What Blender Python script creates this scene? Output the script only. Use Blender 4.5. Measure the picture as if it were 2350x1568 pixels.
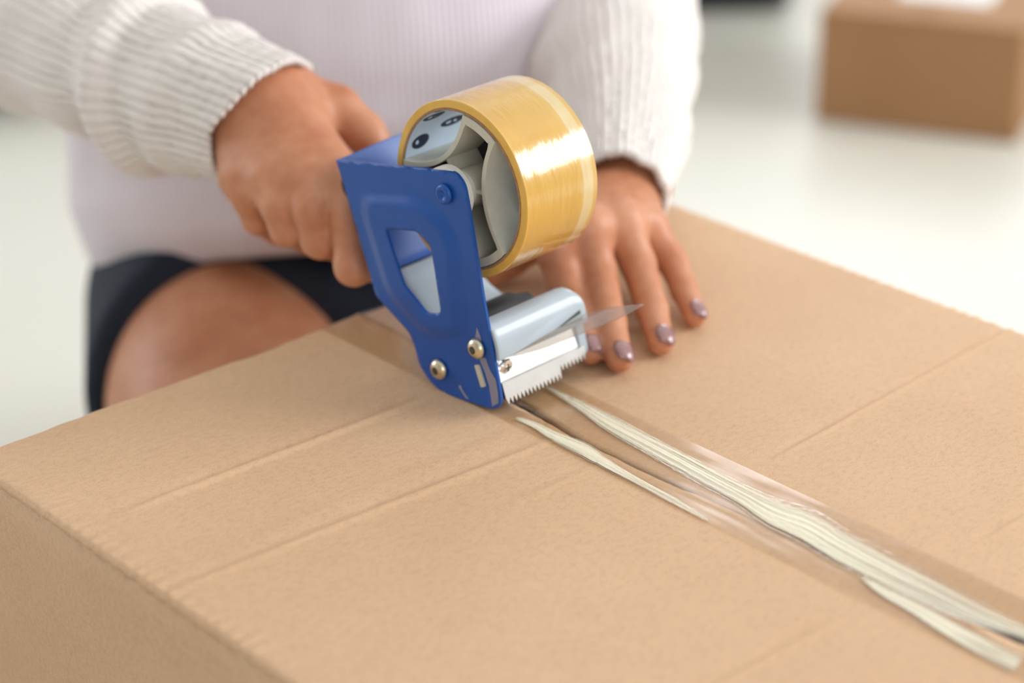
import bpy, bmesh, math, random
import numpy as np
from mathutils import Vector, Matrix, noise

random.seed(4)
scene = bpy.context.scene
for o in list(bpy.data.objects):
    bpy.data.objects.remove(o)
COL = scene.collection

# ------------------------------------------------------------------ camera
FPX = 5000.0                       # focal length in pixels of the 2350 px wide frame
CX, CY = 1175.0, 784.0
YAW, PITCH, ROLL = map(math.radians, (48.3214, 25.0685, -0.6711))
CAM = Vector((0, 0, 0.77))
FWD = Vector((math.cos(PITCH) * math.cos(YAW), math.cos(PITCH) * math.sin(YAW), -math.sin(PITCH)))
_r = FWD.cross(Vector((0, 0, 1))).normalized()
_u = _r.cross(FWD)
RGT = _r * math.cos(ROLL) + _u * math.sin(ROLL)
UPV = -_r * math.sin(ROLL) + _u * math.cos(ROLL)
cam_data = bpy.data.cameras.new('camera')
cam = bpy.data.objects.new('camera', cam_data)
COL.objects.link(cam)
m = Matrix((RGT, UPV, -FWD)).transposed().to_4x4()
m.translation = CAM
cam.matrix_world = m
cam_data.sensor_width = 36.0
cam_data.lens = FPX / 2350 * 36.0
cam_data.clip_start = 0.02
cam_data.dof.use_dof = True
cam_data.dof.focus_distance = 0.985
cam_data.dof.aperture_fstop = 3.7
scene.camera = cam

# ------------------------------------------------------------------ world, light, exposure
world = bpy.data.worlds.new('world')
scene.world = world
world.use_nodes = True
bg = world.node_tree.nodes['Background']
bg.inputs[0].default_value = (0.86, 0.93, 1.0, 1)
bg.inputs[1].default_value = 1.0
scene.view_settings.view_transform = 'Standard'
scene.view_settings.look = 'None'
scene.view_settings.gamma = 1.0
scene.view_settings.use_curve_mapping = False
scene.view_settings.exposure = 0.13


def area(name, loc, target, sx, sy, power, col):
    ld = bpy.data.lights.new(name, 'AREA')
    ld.shape = 'RECTANGLE'
    ld.size, ld.size_y, ld.energy, ld.color = sx, sy, power, col
    o = bpy.data.objects.new(name, ld)
    COL.objects.link(o)
    o.location = loc
    o.rotation_euler = (Vector(target) - Vector(loc)).to_track_quat('-Z', 'Z').to_euler()
    return o

# The room is laid out along the line of sight: F2 = away from the lens, R2 = to the right
F2 = Vector((math.cos(YAW), math.sin(YAW), 0))
R2 = Vector((math.sin(YAW), -math.cos(YAW), 0))
def room(a, b, z=0.0):
    return F2 * a + R2 * b + Vector((0, 0, z))

ROOM_BACK, ROOM_FRONT, ROOM_RIGHT, ROOM_LEFT, ROOM_H = 4.6, -2.4, 2.9, -3.1, 2.75
WIN = {  # daylight arriving through the windows; the front one is an added fill
    'right': (ROOM_RIGHT, 0.3, 2.3, 0.75, 2.3),
    'back': (ROOM_BACK, -1.5, 2.3, 0.85, 2.45),
    'front': (ROOM_FRONT, -0.2, 2.3, 0.75, 2.35),  # unseen window, added to brighten the side facing the lens
    'left': (ROOM_LEFT, 1.5, 3.7, 0.5, 2.35),
}
def daylight():
    p, a0, a1, z0, z1 = WIN['right']
    c = room((a0 + a1) / 2, p + 0.10, (z0 + z1) / 2)
    area('window_daylight_right', c, c - R2, a1 - a0, z1 - z0, 102, (0.95, 0.97, 1.0))
    p, b0, b1, z0, z1 = WIN['back']
    c = room(p + 0.10, (b0 + b1) / 2, (z0 + z1) / 2)
    area('window_daylight_back', c, c - F2, b1 - b0, z1 - z0, 85, (0.97, 0.98, 1.0))
    p, b0, b1, z0, z1 = WIN['front']
    c = room(p - 0.10, (b0 + b1) / 2, (z0 + z1) / 2)
    area('window_daylight_front', c, c + F2, b1 - b0, z1 - z0, 30, (0.96, 0.97, 1.0))  # added fill from behind the lens, lifts the sweater front
    p, a0, a1, z0, z1 = WIN['left']
    c = room((a0 + a1) / 2, p - 0.10, (z0 + z1) / 2)
    area('window_daylight_left', c, c + R2, a1 - a0, z1 - z0, 42, (0.92, 0.96, 1.0))
daylight()

# ------------------------------------------------------------------ helpers
def ray(px, py):
    return FWD + RGT * ((px - CX) / FPX) - UPV * ((py - CY) / FPX)
def at_d(px, py, d):
    return CAM + ray(px, py) * d
def at_z(px, py, z):
    v = ray(px, py)
    return CAM + v * ((z - CAM.z) / v.z)

def tag(o, label=None, cat=None, group=None, kind=None):
    if label: o['label'] = label
    if cat: o['category'] = cat
    if group: o['group'] = group
    if kind: o['kind'] = kind
    return o

def empty(name, loc=(0, 0, 0), rz=0.0):
    o = bpy.data.objects.new(name, None)
    o.empty_display_size = 0.05
    o.location = loc
    o.rotation_euler = (0, 0, rz)
    COL.objects.link(o)
    return o

def link(name, me, mat, parent=None, smooth=False):
    o = bpy.data.objects.new(name, me)
    COL.objects.link(o)
    if mat is not None:
        me.materials.append(mat)
    if parent is not None:
        o.parent = parent
    if smooth:
        me.polygons.foreach_set('use_smooth', [True] * len(me.polygons))
    return o

def mesh_obj(name, verts, faces, mat, parent=None, smooth=False, uvs=None):
    me = bpy.data.meshes.new(name)
    me.from_pydata([tuple(v) for v in verts], [], faces)
    if uvs is not None:
        lay = me.uv_layers.new(name='UVMap')
        for lp in me.loops:
            lay.data[lp.index].uv = uvs[lp.vertex_index]
    me.update()
    return link(name, me, mat, parent, smooth)

def bm_obj(name, bm, mat, parent=None, smooth=False):
    bmesh.ops.recalc_face_normals(bm, faces=bm.faces)
    me = bpy.data.meshes.new(name)
    bm.to_mesh(me)
    bm.free()
    return link(name, me, mat, parent, smooth)

def auto_smooth(o, deg=35):
    me = o.data
    me.polygons.foreach_set('use_smooth', [True] * len(me.polygons))
    me.set_sharp_from_angle(angle=math.radians(deg))
    return o

def bevel(o, w, seg=2):
    b = o.modifiers.new('bevel', 'BEVEL')
    b.width, b.segments, b.limit_method = w, seg, 'ANGLE'
    b.angle_limit = math.radians(40)
    return o

def box_bm(bm, lo, hi):
    vs = [bm.verts.new((x, y, z)) for x in (lo[0], hi[0]) for y in (lo[1], hi[1]) for z in (lo[2], hi[2])]
    for f in ((0, 1, 3, 2), (4, 6, 7, 5), (0, 4, 5, 1), (2, 3, 7, 6), (0, 2, 6, 4), (1, 5, 7, 3)):
        bm.faces.new([vs[i] for i in f])

def box_obj(name, lo, hi, mat, parent=None, bev=0.0):
    bm = bmesh.new()
    box_bm(bm, lo, hi)
    o = bm_obj(name, bm, mat, parent)
    if bev: bevel(o, bev)
    return o

def catmull(pts, n):
    pts = [Vector(p) for p in pts]
    P = [pts[0] * 2 - pts[1]] + pts + [pts[-1] * 2 - pts[-2]]
    out = []
    for i in range(n):
        t = i / (n - 1) * (len(pts) - 1)
        k = min(int(t), len(pts) - 2)
        f = t - k
        a, b, c, d = P[k:k + 4]
        out.append(0.5 * ((2 * b) + (c - a) * f + (2 * a - 5 * b + 4 * c - d) * f * f + (3 * b - a - 3 * c + d) * f ** 3))
    return out

def lerp(a, b, t): return a + (b - a) * t
def interp(x, xs, ys): return float(np.interp(x, xs, ys))
def sstep(a, b, x):
    t = min(1.0, max(0.0, (x - a) / (b - a)))
    return t * t * (3 - 2 * t)
def nz(x, y=0.0, z=0.0): return noise.noise(Vector((x, y, z)))

# ------------------------------------------------------------------ materials
class Mat:
    def __init__(s, name):
        s.m = bpy.data.materials.new(name)
        s.m.use_nodes = True
        s.t = s.m.node_tree
        s.n, s.l = s.t.nodes, s.t.links
        s.b = s.n['Principled BSDF']
        s.out = s.n['Material Output']
        s.co = None
    def coords(s, kind='Object'):
        if s.co is None:
            s.co = s.n.new('ShaderNodeTexCoord')
        return s.co.outputs[kind]
    def mapping(s, scale, kind='Object', rot=(0, 0, 0)):
        mp = s.n.new('ShaderNodeMapping')
        mp.inputs['Scale'].default_value = scale
        mp.inputs['Rotation'].default_value = rot
        s.l.new(s.coords(kind), mp.inputs['Vector'])
        return mp.outputs[0]
    def noise(s, scale, detail=3, vec=None, rough=0.55):
        t = s.n.new('ShaderNodeTexNoise')
        t.inputs['Scale'].default_value = scale
        t.inputs['Detail'].default_value = detail
        t.inputs['Roughness'].default_value = rough
        s.l.new(vec if vec is not None else s.coords(), t.inputs['Vector'])
        return t.outputs['Fac']
    def wave(s, scale, vec, direction='X', dist=0.0):
        t = s.n.new('ShaderNodeTexWave')
        t.bands_direction = direction
        t.inputs['Scale'].default_value = scale
        t.inputs['Distortion'].default_value = dist
        s.l.new(vec, t.inputs['Vector'])
        return t.outputs['Fac']
    def ramp(s, fac, stops):
        r = s.n.new('ShaderNodeValToRGB')
        e = r.color_ramp.elements
        while len(e) < len(stops): e.new(0.5)
        for k, (p, c) in enumerate(stops):
            e[k].position = p
            e[k].color = (*c, 1) if len(c) == 3 else c
        s.l.new(fac, r.inputs[0])
        return r.outputs[0]
    def math(s, op, a, b=None):
        n = s.n.new('ShaderNodeMath')
        n.operation = op
        for k, v in enumerate((a, b)):
            if v is None: continue
            if isinstance(v, (int, float)): n.inputs[k].default_value = v
            else: s.l.new(v, n.inputs[k])
        return n.outputs[0]
    def mix(s, fac, a, b, mode='MIX'):
        n = s.n.new('ShaderNodeMix')
        n.data_type = 'RGBA'
        n.blend_type = mode
        for k, v in ((0, fac), (6, a), (7, b)):
            if isinstance(v, (int, float)): n.inputs[k].default_value = v
            elif isinstance(v, tuple): n.inputs[k].default_value = (*v, 1)
            else: s.l.new(v, n.inputs[k])
        return n.outputs[2]
    def bump(s, h, strength, dist):
        n = s.n.new('ShaderNodeBump')
        n.inputs['Strength'].default_value = strength
        n.inputs['Distance'].default_value = dist
        s.l.new(h, n.inputs['Height'])
        s.l.new(n.outputs[0], s.b.inputs['Normal'])
        return n
    def set(s, **kw):
        names = dict(color='Base Color', rough='Roughness', metal='Metallic', coat='Coat Weight', coat_rough='Coat Roughness',
                     spec='Specular IOR Level', sss='Subsurface Weight', sheen='Sheen Weight', alpha='Alpha', trans='Transmission Weight', ior='IOR')
        for k, v in kw.items():
            i = s.b.inputs[names[k]]
            if isinstance(v, (int, float)): i.default_value = v
            elif isinstance(v, tuple): i.default_value = (*v, 1)
            else: s.l.new(v, i)
        return s

def plain(name, color, rough=0.5, var=0.06, scale=60, **kw):
    M = Mat(name)
    f = M.noise(scale, 3)
    lo = tuple(c * (1 - var) for c in color)
    hi = tuple(min(1, c * (1 + var)) for c in color)
    M.set(color=M.ramp(f, [(0.3, lo), (0.7, hi)]), rough=rough, **kw)
    return M

def cardboard(name, base, flute_axis=1, flute=0.10, grain=0.10):
    M = Mat(name)
    big = M.noise(9, 3)
    fine = M.noise(1500, 2, M.mapping((1.0, 0.55, 1.0)))
    mid = M.noise(420, 3, M.mapping((0.6, 1.0, 0.8)))
    g = M.math('ADD', M.math('MULTIPLY', fine, 0.55), M.math('MULTIPLY', mid, 0.45))
    c0 = M.ramp(g, [(0.32, tuple(c * (1 - grain * 2.0) for c in base)), (0.5, base), (0.7, tuple(min(1, c * (1 + grain)) for c in base))])
    tone = M.ramp(big, [(0.3, (0.93, 0.90, 0.87)), (0.7, (1.0, 1.0, 1.0))])
    M.set(color=M.mix(1.0, c0, tone, 'MULTIPLY'), rough=0.72, spec=0.28)
    sc = [0.05, 0.05, 0.05]
    sc[flute_axis] = 1.0
    w = M.wave(46, M.mapping(tuple(sc)), 'XYZ'[flute_axis], 0.4)
    hgt = M.math('ADD', M.math('MULTIPLY', w, flute), M.math('MULTIPLY', fine, 0.07))
    M.bump(hgt, 0.30, 0.0006)
    return M

M_CARD = cardboard('cardboard', (0.715, 0.472, 0.292), 1, 0.10, 0.085).m
M_CARD_SIDE = cardboard('cardboard_side', (0.715, 0.472, 0.292), 1, 0.05, 0.085).m
M_CARD_RAW = cardboard('cardboard_raw_edge', (0.55, 0.36, 0.20), 0, 0.25).m
M_CARD_BG = cardboard('cardboard_parcel', (0.38, 0.205, 0.095), 1, 0.05).m
M_CARD_DARK = plain('cardboard_inner', (0.16, 0.09, 0.045), 0.9).m  # same board, darkened so the shade below the seam is in its colour

def film(name, tint, gloss_rough=0.08, haze=0.0, haze_col=(0.85, 0.8, 0.66), streak=None):
    """thin clear tape: tinted see-through film with a mirror-like coat and an optional milky part"""
    M = Mat(name)
    M.n.remove(M.b)
    tr = M.n.new('ShaderNodeBsdfTransparent')
    tr.inputs[0].default_value = (*tint, 1)
    gl = M.n.new('ShaderNodeBsdfGlossy')
    gl.inputs['Roughness'].default_value = gloss_rough
    lw = M.n.new('ShaderNodeLayerWeight')
    lw.inputs['Blend'].default_value = 0.5
    geo = M.n.new('ShaderNodeBump')
    geo.inputs['Strength'].default_value = 0.25
    geo.inputs['Distance'].default_value = 0.0004
    M.l.new(M.noise(120, 2, M.mapping((1.0, 0.25, 1.0))), geo.inputs['Height'])
    M.l.new(geo.outputs[0], gl.inputs['Normal'])
    mx = M.n.new('ShaderNodeMixShader')
    M.l.new(M.math('ADD', M.math('MULTIPLY', M.math('POWER', lw.outputs['Facing'], 4.0), 0.9), 0.045), mx.inputs[0])
    M.l.new(tr.outputs[0], mx.inputs[1])
    M.l.new(gl.outputs[0], mx.inputs[2])
    last = mx.outputs[0]
    if haze or streak:
        df = M.n.new('ShaderNodeBsdfDiffuse')
        df.inputs[0].default_value = (*haze_col, 1)
        m2 = M.n.new('ShaderNodeMixShader')
        if streak:
            M.l.new(streak(M), m2.inputs[0])
        else:
            m2.inputs[0].default_value = haze
        M.l.new(last, m2.inputs[1])
        M.l.new(df.outputs[0], m2.inputs[2])
        last = m2.outputs[0]
    M.l.new(last, M.out.inputs[0])
    return M.m

M_FILM = film('clear_tape_film', (0.93, 0.89, 0.82), 0.16)
M_FILM_END = film('clear_tape_end', (0.90, 0.86, 0.82), 0.12, 0.20, (0.62, 0.58, 0.54))
def _wr(M):
    f = M.noise(1.0, 4, M.mapping((2.2, 16.0, 1.0), 'UV'))
    e = M.ramp(M.wave(0.5, M.mapping((0.0, 0.63661977, 0.0), 'UV'), 'Y'), [(0.0, (0, 0, 0)), (1.0, (1, 1, 1))])
    sx = M.n.new('ShaderNodeSeparateXYZ')
    M.l.new(M.coords('UV'), sx.inputs[0])
    v = sx.outputs[1]
    edge = M.math('MULTIPLY', M.math('MULTIPLY', v, M.math('SUBTRACT', 1.0, v)), 4.0)     # 0 at the rims, 1 inside
    a = M.math('ADD', M.math('MULTIPLY', edge, 1.15), M.math('MULTIPLY', M.math('SUBTRACT', f, 0.5), 3.3))
    along = M.ramp(sx.outputs[0], [(0.0, (0.45, 0.45, 0.45)), (0.10, (1, 1, 1)), (0.58, (1, 1, 1)), (0.80, (0.60, 0.60, 0.60))])
    a = M.math('MULTIPLY', a, along)
    return M.ramp(a, [(0.10, (0, 0, 0)), (0.62, (0.66, 0.66, 0.66)), (1.0, (0.92, 0.92, 0.92))])
M_WRINKLE = film('wrinkled_tape', (0.93, 0.9, 0.84), 0.22, 0, (0.90, 0.83, 0.65), _wr)

def paint_blue():
    M = Mat('blue_enamel')
    f = M.noise(700, 2)
    M.set(color=M.ramp(M.noise(30, 2), [(0.3, (0.009, 0.080, 0.36)), (0.7, (0.012, 0.092, 0.40))]), rough=0.34, spec=0.45)
    M.bump(f, 0.05, 0.0003)
    return M.m
M_BLUE = paint_blue()

def tape_gold():
    M = Mat('amber_tape_winding')
    sx = M.n.new('ShaderNodeSeparateXYZ')
    M.l.new(M.coords(), sx.inputs[0])
    w = sx.outputs[0]                                        # object x runs along the roll's axis
    wob = M.math('MULTIPLY', M.math('SUBTRACT', M.noise(40, 2), 0.5), 0.0016)
    ww = M.math('MULTIPLY', M.math('ADD', w, wob), 1 / 0.048)
    g = M.ramp(ww, [(0.0, (0.80, 0.47, 0.08)), (0.05, (0.70, 0.40, 0.07)), (0.72, (0.69, 0.41, 0.08)), (0.785, (0.70, 0.44, 0.11)), (0.80, (0.76, 0.60, 0.33)), (0.93, (0.75, 0.58, 0.29)), (0.95, (0.70, 0.44, 0.12))])
    tone = M.ramp(M.noise(26, 3, M.mapping((1.0, 1.0, 1.0))), [(0.3, (0.92, 0.9, 0.84)), (0.7, (1.05, 1.03, 1.0))])
    M.set(color=M.mix(1.0, g, tone, 'MULTIPLY'), rough=0.24, spec=0.6, coat=0.8, coat_rough=0.09, sss=0.0)
    b = M.bump(M.math('ADD', M.noise(70, 2, M.mapping((1.6, 0.5, 0.5))), M.math('MULTIPLY', M.noise(420, 2, M.mapping((1, .25, .25))), 0.22)), 0.28, 0.0022)
    M.l.new(b.outputs[0], M.b.inputs['Coat Normal'])
    return M.m
M_GOLD = tape_gold()
def tape_side():
    M = Mat('amber_tape_side')
    f = M.noise(90, 3)
    M.set(color=M.ramp(f, [(0.3, (0.72, 0.40, 0.055)), (0.7, (0.82, 0.49, 0.09))]), rough=0.4, coat=0.25, coat_rough=0.2)
    return M.m
M_GOLD_SIDE = tape_side()
M_CORE = plain('brown_paper_core', (0.34, 0.19, 0.10), 0.85, 0.2, 400).m
M_CORE_IN = plain('pale_blue_core_lining', (0.62, 0.74, 0.88), 0.35, 0.03).m
M_NAVY_INK = plain('navy_ink', (0.012, 0.02, 0.055), 0.5).m
M_BONE = plain('bone_plastic', (0.58, 0.55, 0.45), 0.4, 0.04, 200).m
M_BOSS = plain('white_plastic', (0.78, 0.76, 0.70), 0.42, 0.03, 200).m
M_GREY_PL = plain('pale_blue_grey_plastic', (0.46, 0.535, 0.59), 0.3, 0.02, 40, coat=0.2).m
M_RUBBER = plain('black_rubber', (0.012, 0.012, 0.014), 0.55).m
M_BLACK = plain('black_plastic', (0.02, 0.02, 0.022), 0.4).m
M_ZINC = plain('bright_zinc', (0.90, 0.90, 0.89), 0.22, 0.04, 150, metal=1.0).m
M_SCREW = plain('brass_toned_screw', (0.74, 0.66, 0.48), 0.28, 0.08, 300, metal=1.0).m
M_RECESS_SHADE = plain('dark_recess', (0.06, 0.07, 0.05), 0.6).m  # dark solid inserts; the colour stands for shade inside recesses and slots

def skin(name, lo, mid, hi):
    M = Mat(name)
    f = M.math('ADD', M.math('MULTIPLY', M.noise(28, 4), 0.7), M.math('MULTIPLY', M.noise(160, 3), 0.3))
    M.set(color=M.ramp(f, [(0.34, lo), (0.5, mid), (0.68, hi)]), rough=0.46, spec=0.4, sss=0.18)
    M.b.inputs['Subsurface Radius'].default_value = (0.9, 0.35, 0.2)
    M.b.inputs['Subsurface Scale'].default_value = 0.006
    M.bump(M.noise(420, 3), 0.12, 0.0006)
    return M.m
M_SKIN = skin('skin', (0.50, 0.185, 0.090), (0.59, 0.25, 0.13), (0.67, 0.32, 0.185))
M_NAIL = plain('mauve_nail', (0.33, 0.165, 0.165), 0.25, 0.05, 100, coat=0.7, coat_rough=0.1).m

def knit(name, color, ribs, rows, strength, geo_ribs=False):
    M = Mat(name)
    uv = M.mapping((ribs, rows, 1), 'UV')
    wx = M.wave(0.5 / math.pi * 2 * math.pi / 1.0 * 0.318, uv, 'X', 0.0)
    wy = M.wave(0.318 * 0.5 * 2, uv, 'Y', 1.2)
    fz = M.noise(650, 3)
    h = M.math('ADD', M.math('MULTIPLY', wx, 0.7), M.math('ADD', M.math('MULTIPLY', wy, 0.25), M.math('MULTIPLY', fz, 0.5)))
    c = M.ramp(h, [(0.15, tuple(x * 0.90 for x in color)), (0.8, color)])
    M.set(color=c, rough=0.9, spec=0.15, sheen=0.25)
    M.bump(h, strength, 0.0012)
    return M.m
M_KNIT_SLEEVE = knit('cream_chunky_knit', (0.89, 0.825, 0.775), 46, 120, 0.5)
M_KNIT_BODY = knit('cream_fine_knit', (0.86, 0.785, 0.845), 260, 160, 0.5)  # same cream wool; lavender cast of the bluish light is put into its colour
def navy():
    M = plain('navy_fabric', (0.010, 0.016, 0.032), 0.85, 0.15, 300)
    return M.m
M_NAVY = navy()
M_HAIR = plain('dark_hair', (0.02, 0.013, 0.01), 0.5).m
def floor_mat():
    M = Mat('pale_floor')
    f = M.noise(1.3, 3)
    M.set(color=M.ramp(f, [(0.3, (0.655, 0.622, 0.535)), (0.7, (0.70, 0.672, 0.59))]), rough=0.42, spec=0.4)
    return M.m
M_FLOOR = floor_mat()
M_WALL = plain('white_wall', (0.62, 0.605, 0.575), 0.8, 0.02, 3).m
M_CEIL = plain('white_ceiling', (0.72, 0.72, 0.71), 0.9, 0.02, 3).m
M_FRAME = plain('white_window_frame', (0.8, 0.8, 0.8), 0.4, 0.02).m
M_SOFA = plain('dark_charcoal_fabric', (0.012, 0.017, 0.022), 0.85, 0.2, 200).m
M_OLIVE = plain('dark_olive_fabric', (0.06, 0.065, 0.045), 0.85, 0.2, 200).m
M_LABEL = plain('white_paper', (0.80, 0.79, 0.76), 0.6, 0.02).m
M_PLINTH = plain('white_skirting', (0.82, 0.81, 0.78), 0.5, 0.02).m

# ------------------------------------------------------------------ the room
def quad_slab(name, pts, thick, mat):
    """a slab with the given corner ring, extruded along 'thick'"""
    n = len(pts)
    t = Vector(thick)
    v = [Vector(p) for p in pts] + [Vector(p) + t for p in pts]
    f = [tuple(range(n)), tuple(range(2 * n - 1, n - 1, -1))] + [(i, (i + 1) % n, n + (i + 1) % n, n + i) for i in range(n)]
    bm = bmesh.new()
    vs = [bm.verts.new(p) for p in v]
    for q in f: bm.faces.new([vs[i] for i in q])
    o = bm_obj(name, bm, mat)
    return tag(o, kind='structure')

A0, A1, B0, B1 = ROOM_FRONT, ROOM_BACK, ROOM_LEFT, ROOM_RIGHT
corners = [room(A0, B0), room(A1, B0), room(A1, B1), room(A0, B1)]
quad_slab('floor', corners, (0, 0, -0.1), M_FLOOR)
quad_slab('ceiling', [c + Vector((0, 0, ROOM_H)) for c in corners], (0, 0, 0.1), M_CEIL)

def wall_with_window(name, fix, pos, out, t0, t1, w, mat):
    """fix: function(t, z) -> point on the wall's inner face; out: outward thickness vector"""
    bm = bmesh.new()
    def slab(ta, tb, za, zb):
        if tb - ta < 1e-4 or zb - za < 1e-4: return
        p = [fix(ta, za), fix(tb, za), fix(tb, zb), fix(ta, zb)]
        vs = [bm.verts.new(q) for q in p] + [bm.verts.new(q + out) for q in p]
        for f in ((0, 1, 2, 3), (7, 6, 5, 4), (0, 4, 5, 1), (1, 5, 6, 2), (2, 6, 7, 3), (3, 7, 4, 0)):
            bm.faces.new([vs[i] for i in f])
    if w is None:
        slab(t0, t1, 0, ROOM_H)
    else:
        _, a, b, z0, z1 = w
        slab(t0, a, 0, ROOM_H); slab(b, t1, 0, ROOM_H); slab(a, b, 0, z0); slab(a, b, z1, ROOM_H)
    return tag(bm_obj(name, bm, mat), kind='structure')

wall_with_window('wall_right', lambda t, z: room(t, ROOM_RIGHT, z), None, R2 * 0.2, A0, A1, WIN['right'], M_WALL)
wall_with_window('wall_left', lambda t, z: room(t, ROOM_LEFT, z), None, R2 * -0.2, A0, A1, WIN['left'], M_WALL)
wall_with_window('wall_back', lambda t, z: room(ROOM_BACK, t, z), None, F2 * 0.2, B0, B1, WIN['back'], M_WALL)
wall_with_window('wall_front', lambda t, z: room(ROOM_FRONT, t, z), None, F2 * -0.2, B0, B1, WIN['front'], M_WALL)

def window(idx, fix, w, depth):
    _, a, b, z0, z1 = w
    root = tag(empty('window_%d' % idx, fix((a + b) / 2, z0)), kind='structure')
    bpy.context.view_layer.update()
    inv = Matrix.Translation(-Vector(root.location))
    def bar(ta, tb, za, zb):
        bm = bmesh.new()
        p = [fix(ta, za), fix(tb, za), fix(tb, zb), fix(ta, zb)]
        vs = [bm.verts.new(inv @ q) for q in p] + [bm.verts.new(inv @ (q + depth)) for q in p]
        for f in ((0, 1, 2, 3), (7, 6, 5, 4), (0, 4, 5, 1), (1, 5, 6, 2), (2, 6, 7, 3), (3, 7, 4, 0)):
            bm.faces.new([vs[i] for i in f])
        bm_obj('window_frame', bm, M_FRAME, root)
    e = 0.05
    bar(a, a + e, z0, z1); bar(b - e, b, z0, z1); bar(a + e, b - e, z0, z0 + e); bar(a + e, b - e, z1 - e, z1)
    n = 3
    for k in range(1, n):
        t = lerp(a, b, k / n)
        bar(t - 0.025, t + 0.025, z0 + e, z1 - e)
window(1, lambda t, z: room(t, ROOM_RIGHT, z), WIN['right'], R2 * 0.06)
window(2, lambda t, z: room(ROOM_BACK, t, z), WIN['back'], F2 * 0.06)
window(3, lambda t, z: room(ROOM_FRONT, t, z), WIN['front'], F2 * -0.06)  # frame of the added fill window
window(4, lambda t, z: room(t, ROOM_LEFT, z), WIN['left'], R2 * -0.06)
quad_slab('baseboard_back', [room(ROOM_BACK - 0.015, B0), room(ROOM_BACK, B0), room(ROOM_BACK, B1), room(ROOM_BACK - 0.015, B1)], (0, 0, 0.09), M_PLINTH)

# ------------------------------------------------------------------ the big cardboard box
BX0, BX1, BY0, BY1, BZ = 0.400, 0.866, 0.384, 0.828, 0.300
TH = 0.004
box = tag(empty('cardboard_box', ((BX0 + BX1) / 2, (BY0 + BY1) / 2, 0)), 'large open-seamed brown cardboard box being sealed with clear tape in the foreground', 'box')
BOFF = Vector(box.location)
def bl(p): return Vector(p) - BOFF

# seam between the two top flaps, (y, x, half gap) along the box
SEAM = [(0.384, 0.6365, 0.0050)]
for px, py, hw in ((2350, 1473, 0.0042), (2250, 1430, 0.0030), (2150, 1385, 0.0019), (2050, 1340, 0.0009), (1950, 1295, 0.0003), (1760, 1208, 0.00012), (1600, 1136, 0.00012),
                   (1571, 1125, 0.0008), (1461, 1074, 0.0011), (1410, 1049, 0.0008), (1331, 1013, 0.0014), (1274, 978, 0.0020), (1213, 942, 0.0031), (1190, 930, 0.0032)):
    p = at_z(px, py, BZ)
    SEAM.append((p.y, p.x, hw))
SEAM += [(0.74, SEAM[-1][1] + 0.001, 0.0015), (0.79, 0.630, 0.001), (0.828, 0.6315, 0.0012)]
SEAM.sort()
_sy, _sx, _sw = ([s[k] for s in SEAM] for k in range(3))
def seam_x(y): return interp(y, _sy, _sx)
def seam_w(y): return interp(y, _sy, _sw)

CREASE = []   # (y at x=.40.., slope, depth, width, x from, x to)
def crease(p, q, depth, width, fade0, fade1):
    a, b = at_z(*p, BZ), at_z(*q, BZ)
    CREASE.append((a.x, a.y, b.x, b.y, depth, width, fade0, fade1))
crease((320, 1165), (985, 915), 0.0030, 0.0042, 0.43, 0.600)
crease((420, 1348), (1100, 1079), 0.0021, 0.0044, 0.41, 0.600)
crease((560, 1240), (900, 1105), 0.0004, 0.006, 0.46, 0.60)
crease((1110, 1185), (1290, 1107), 0.0007, 0.004, 0.55, 0.61)
crease((1658, 1568), (1993, 1384), 0.0016, 0.0030, 0.40, 0.585)
crease((1701, 1097), (2132, 860), 0.0016, 0.0028, 0.675, 0.90)
crease((2142, 1307), (2350, 1190), 0.0016, 0.0028, 0.675, 0.90)
crease((1560, 560), (1640, 520), 0.0003, 0.004, 0.70, 0.90)
def top_h(x, y):
    h = 0.0
    for ax, ay, bx, by, d, w, f0, f1 in CREASE:
        if x < f0 - 0.02 or x > f1 + 0.02: continue
        yc = ay + (by - ay) * (x - ax) / (bx - ax)
        t = (y - yc - 0.0006 * nz(x * 30, ay * 9)) / w
        if abs(t) > 4: continue
        fade = sstep(f0 - 0.02, f0 + 0.03, x) * (1 - sstep(f1 - 0.02, f1 + 0.02, x))
        # a raised score line with a shallow dip on its far side
        h += fade * d * (0.62 * math.exp(-(t / 0.55) ** 2) - 0.40 * math.exp(-((t - 1.3) / 0.8) ** 2))
    h += 0.0005 * nz(x * 7, y * 6, 3.0) + 0.00012 * nz(x * 40, y * 12, 5)
    return h

def hinge(x, y):
    """rounded fold where a flap leaves the side wall; crushed flutes make it ripple"""
    e = min(x - BX0, BX1 - x)
    R = 0.003
    z = 0.0
    if e < R:
        z = -(R - math.sqrt(max(0, R * R - (R - e) ** 2)))
    if e < 0.02:
        k = (1 - e / 0.02)
        z += 0.0009 * k * k * math.sin(y * 2 * math.pi / 0.0085 + 2.5 * nz(y * 60)) * (0.6 + 0.8 * nz(y * 30, 4))
    return z

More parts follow.
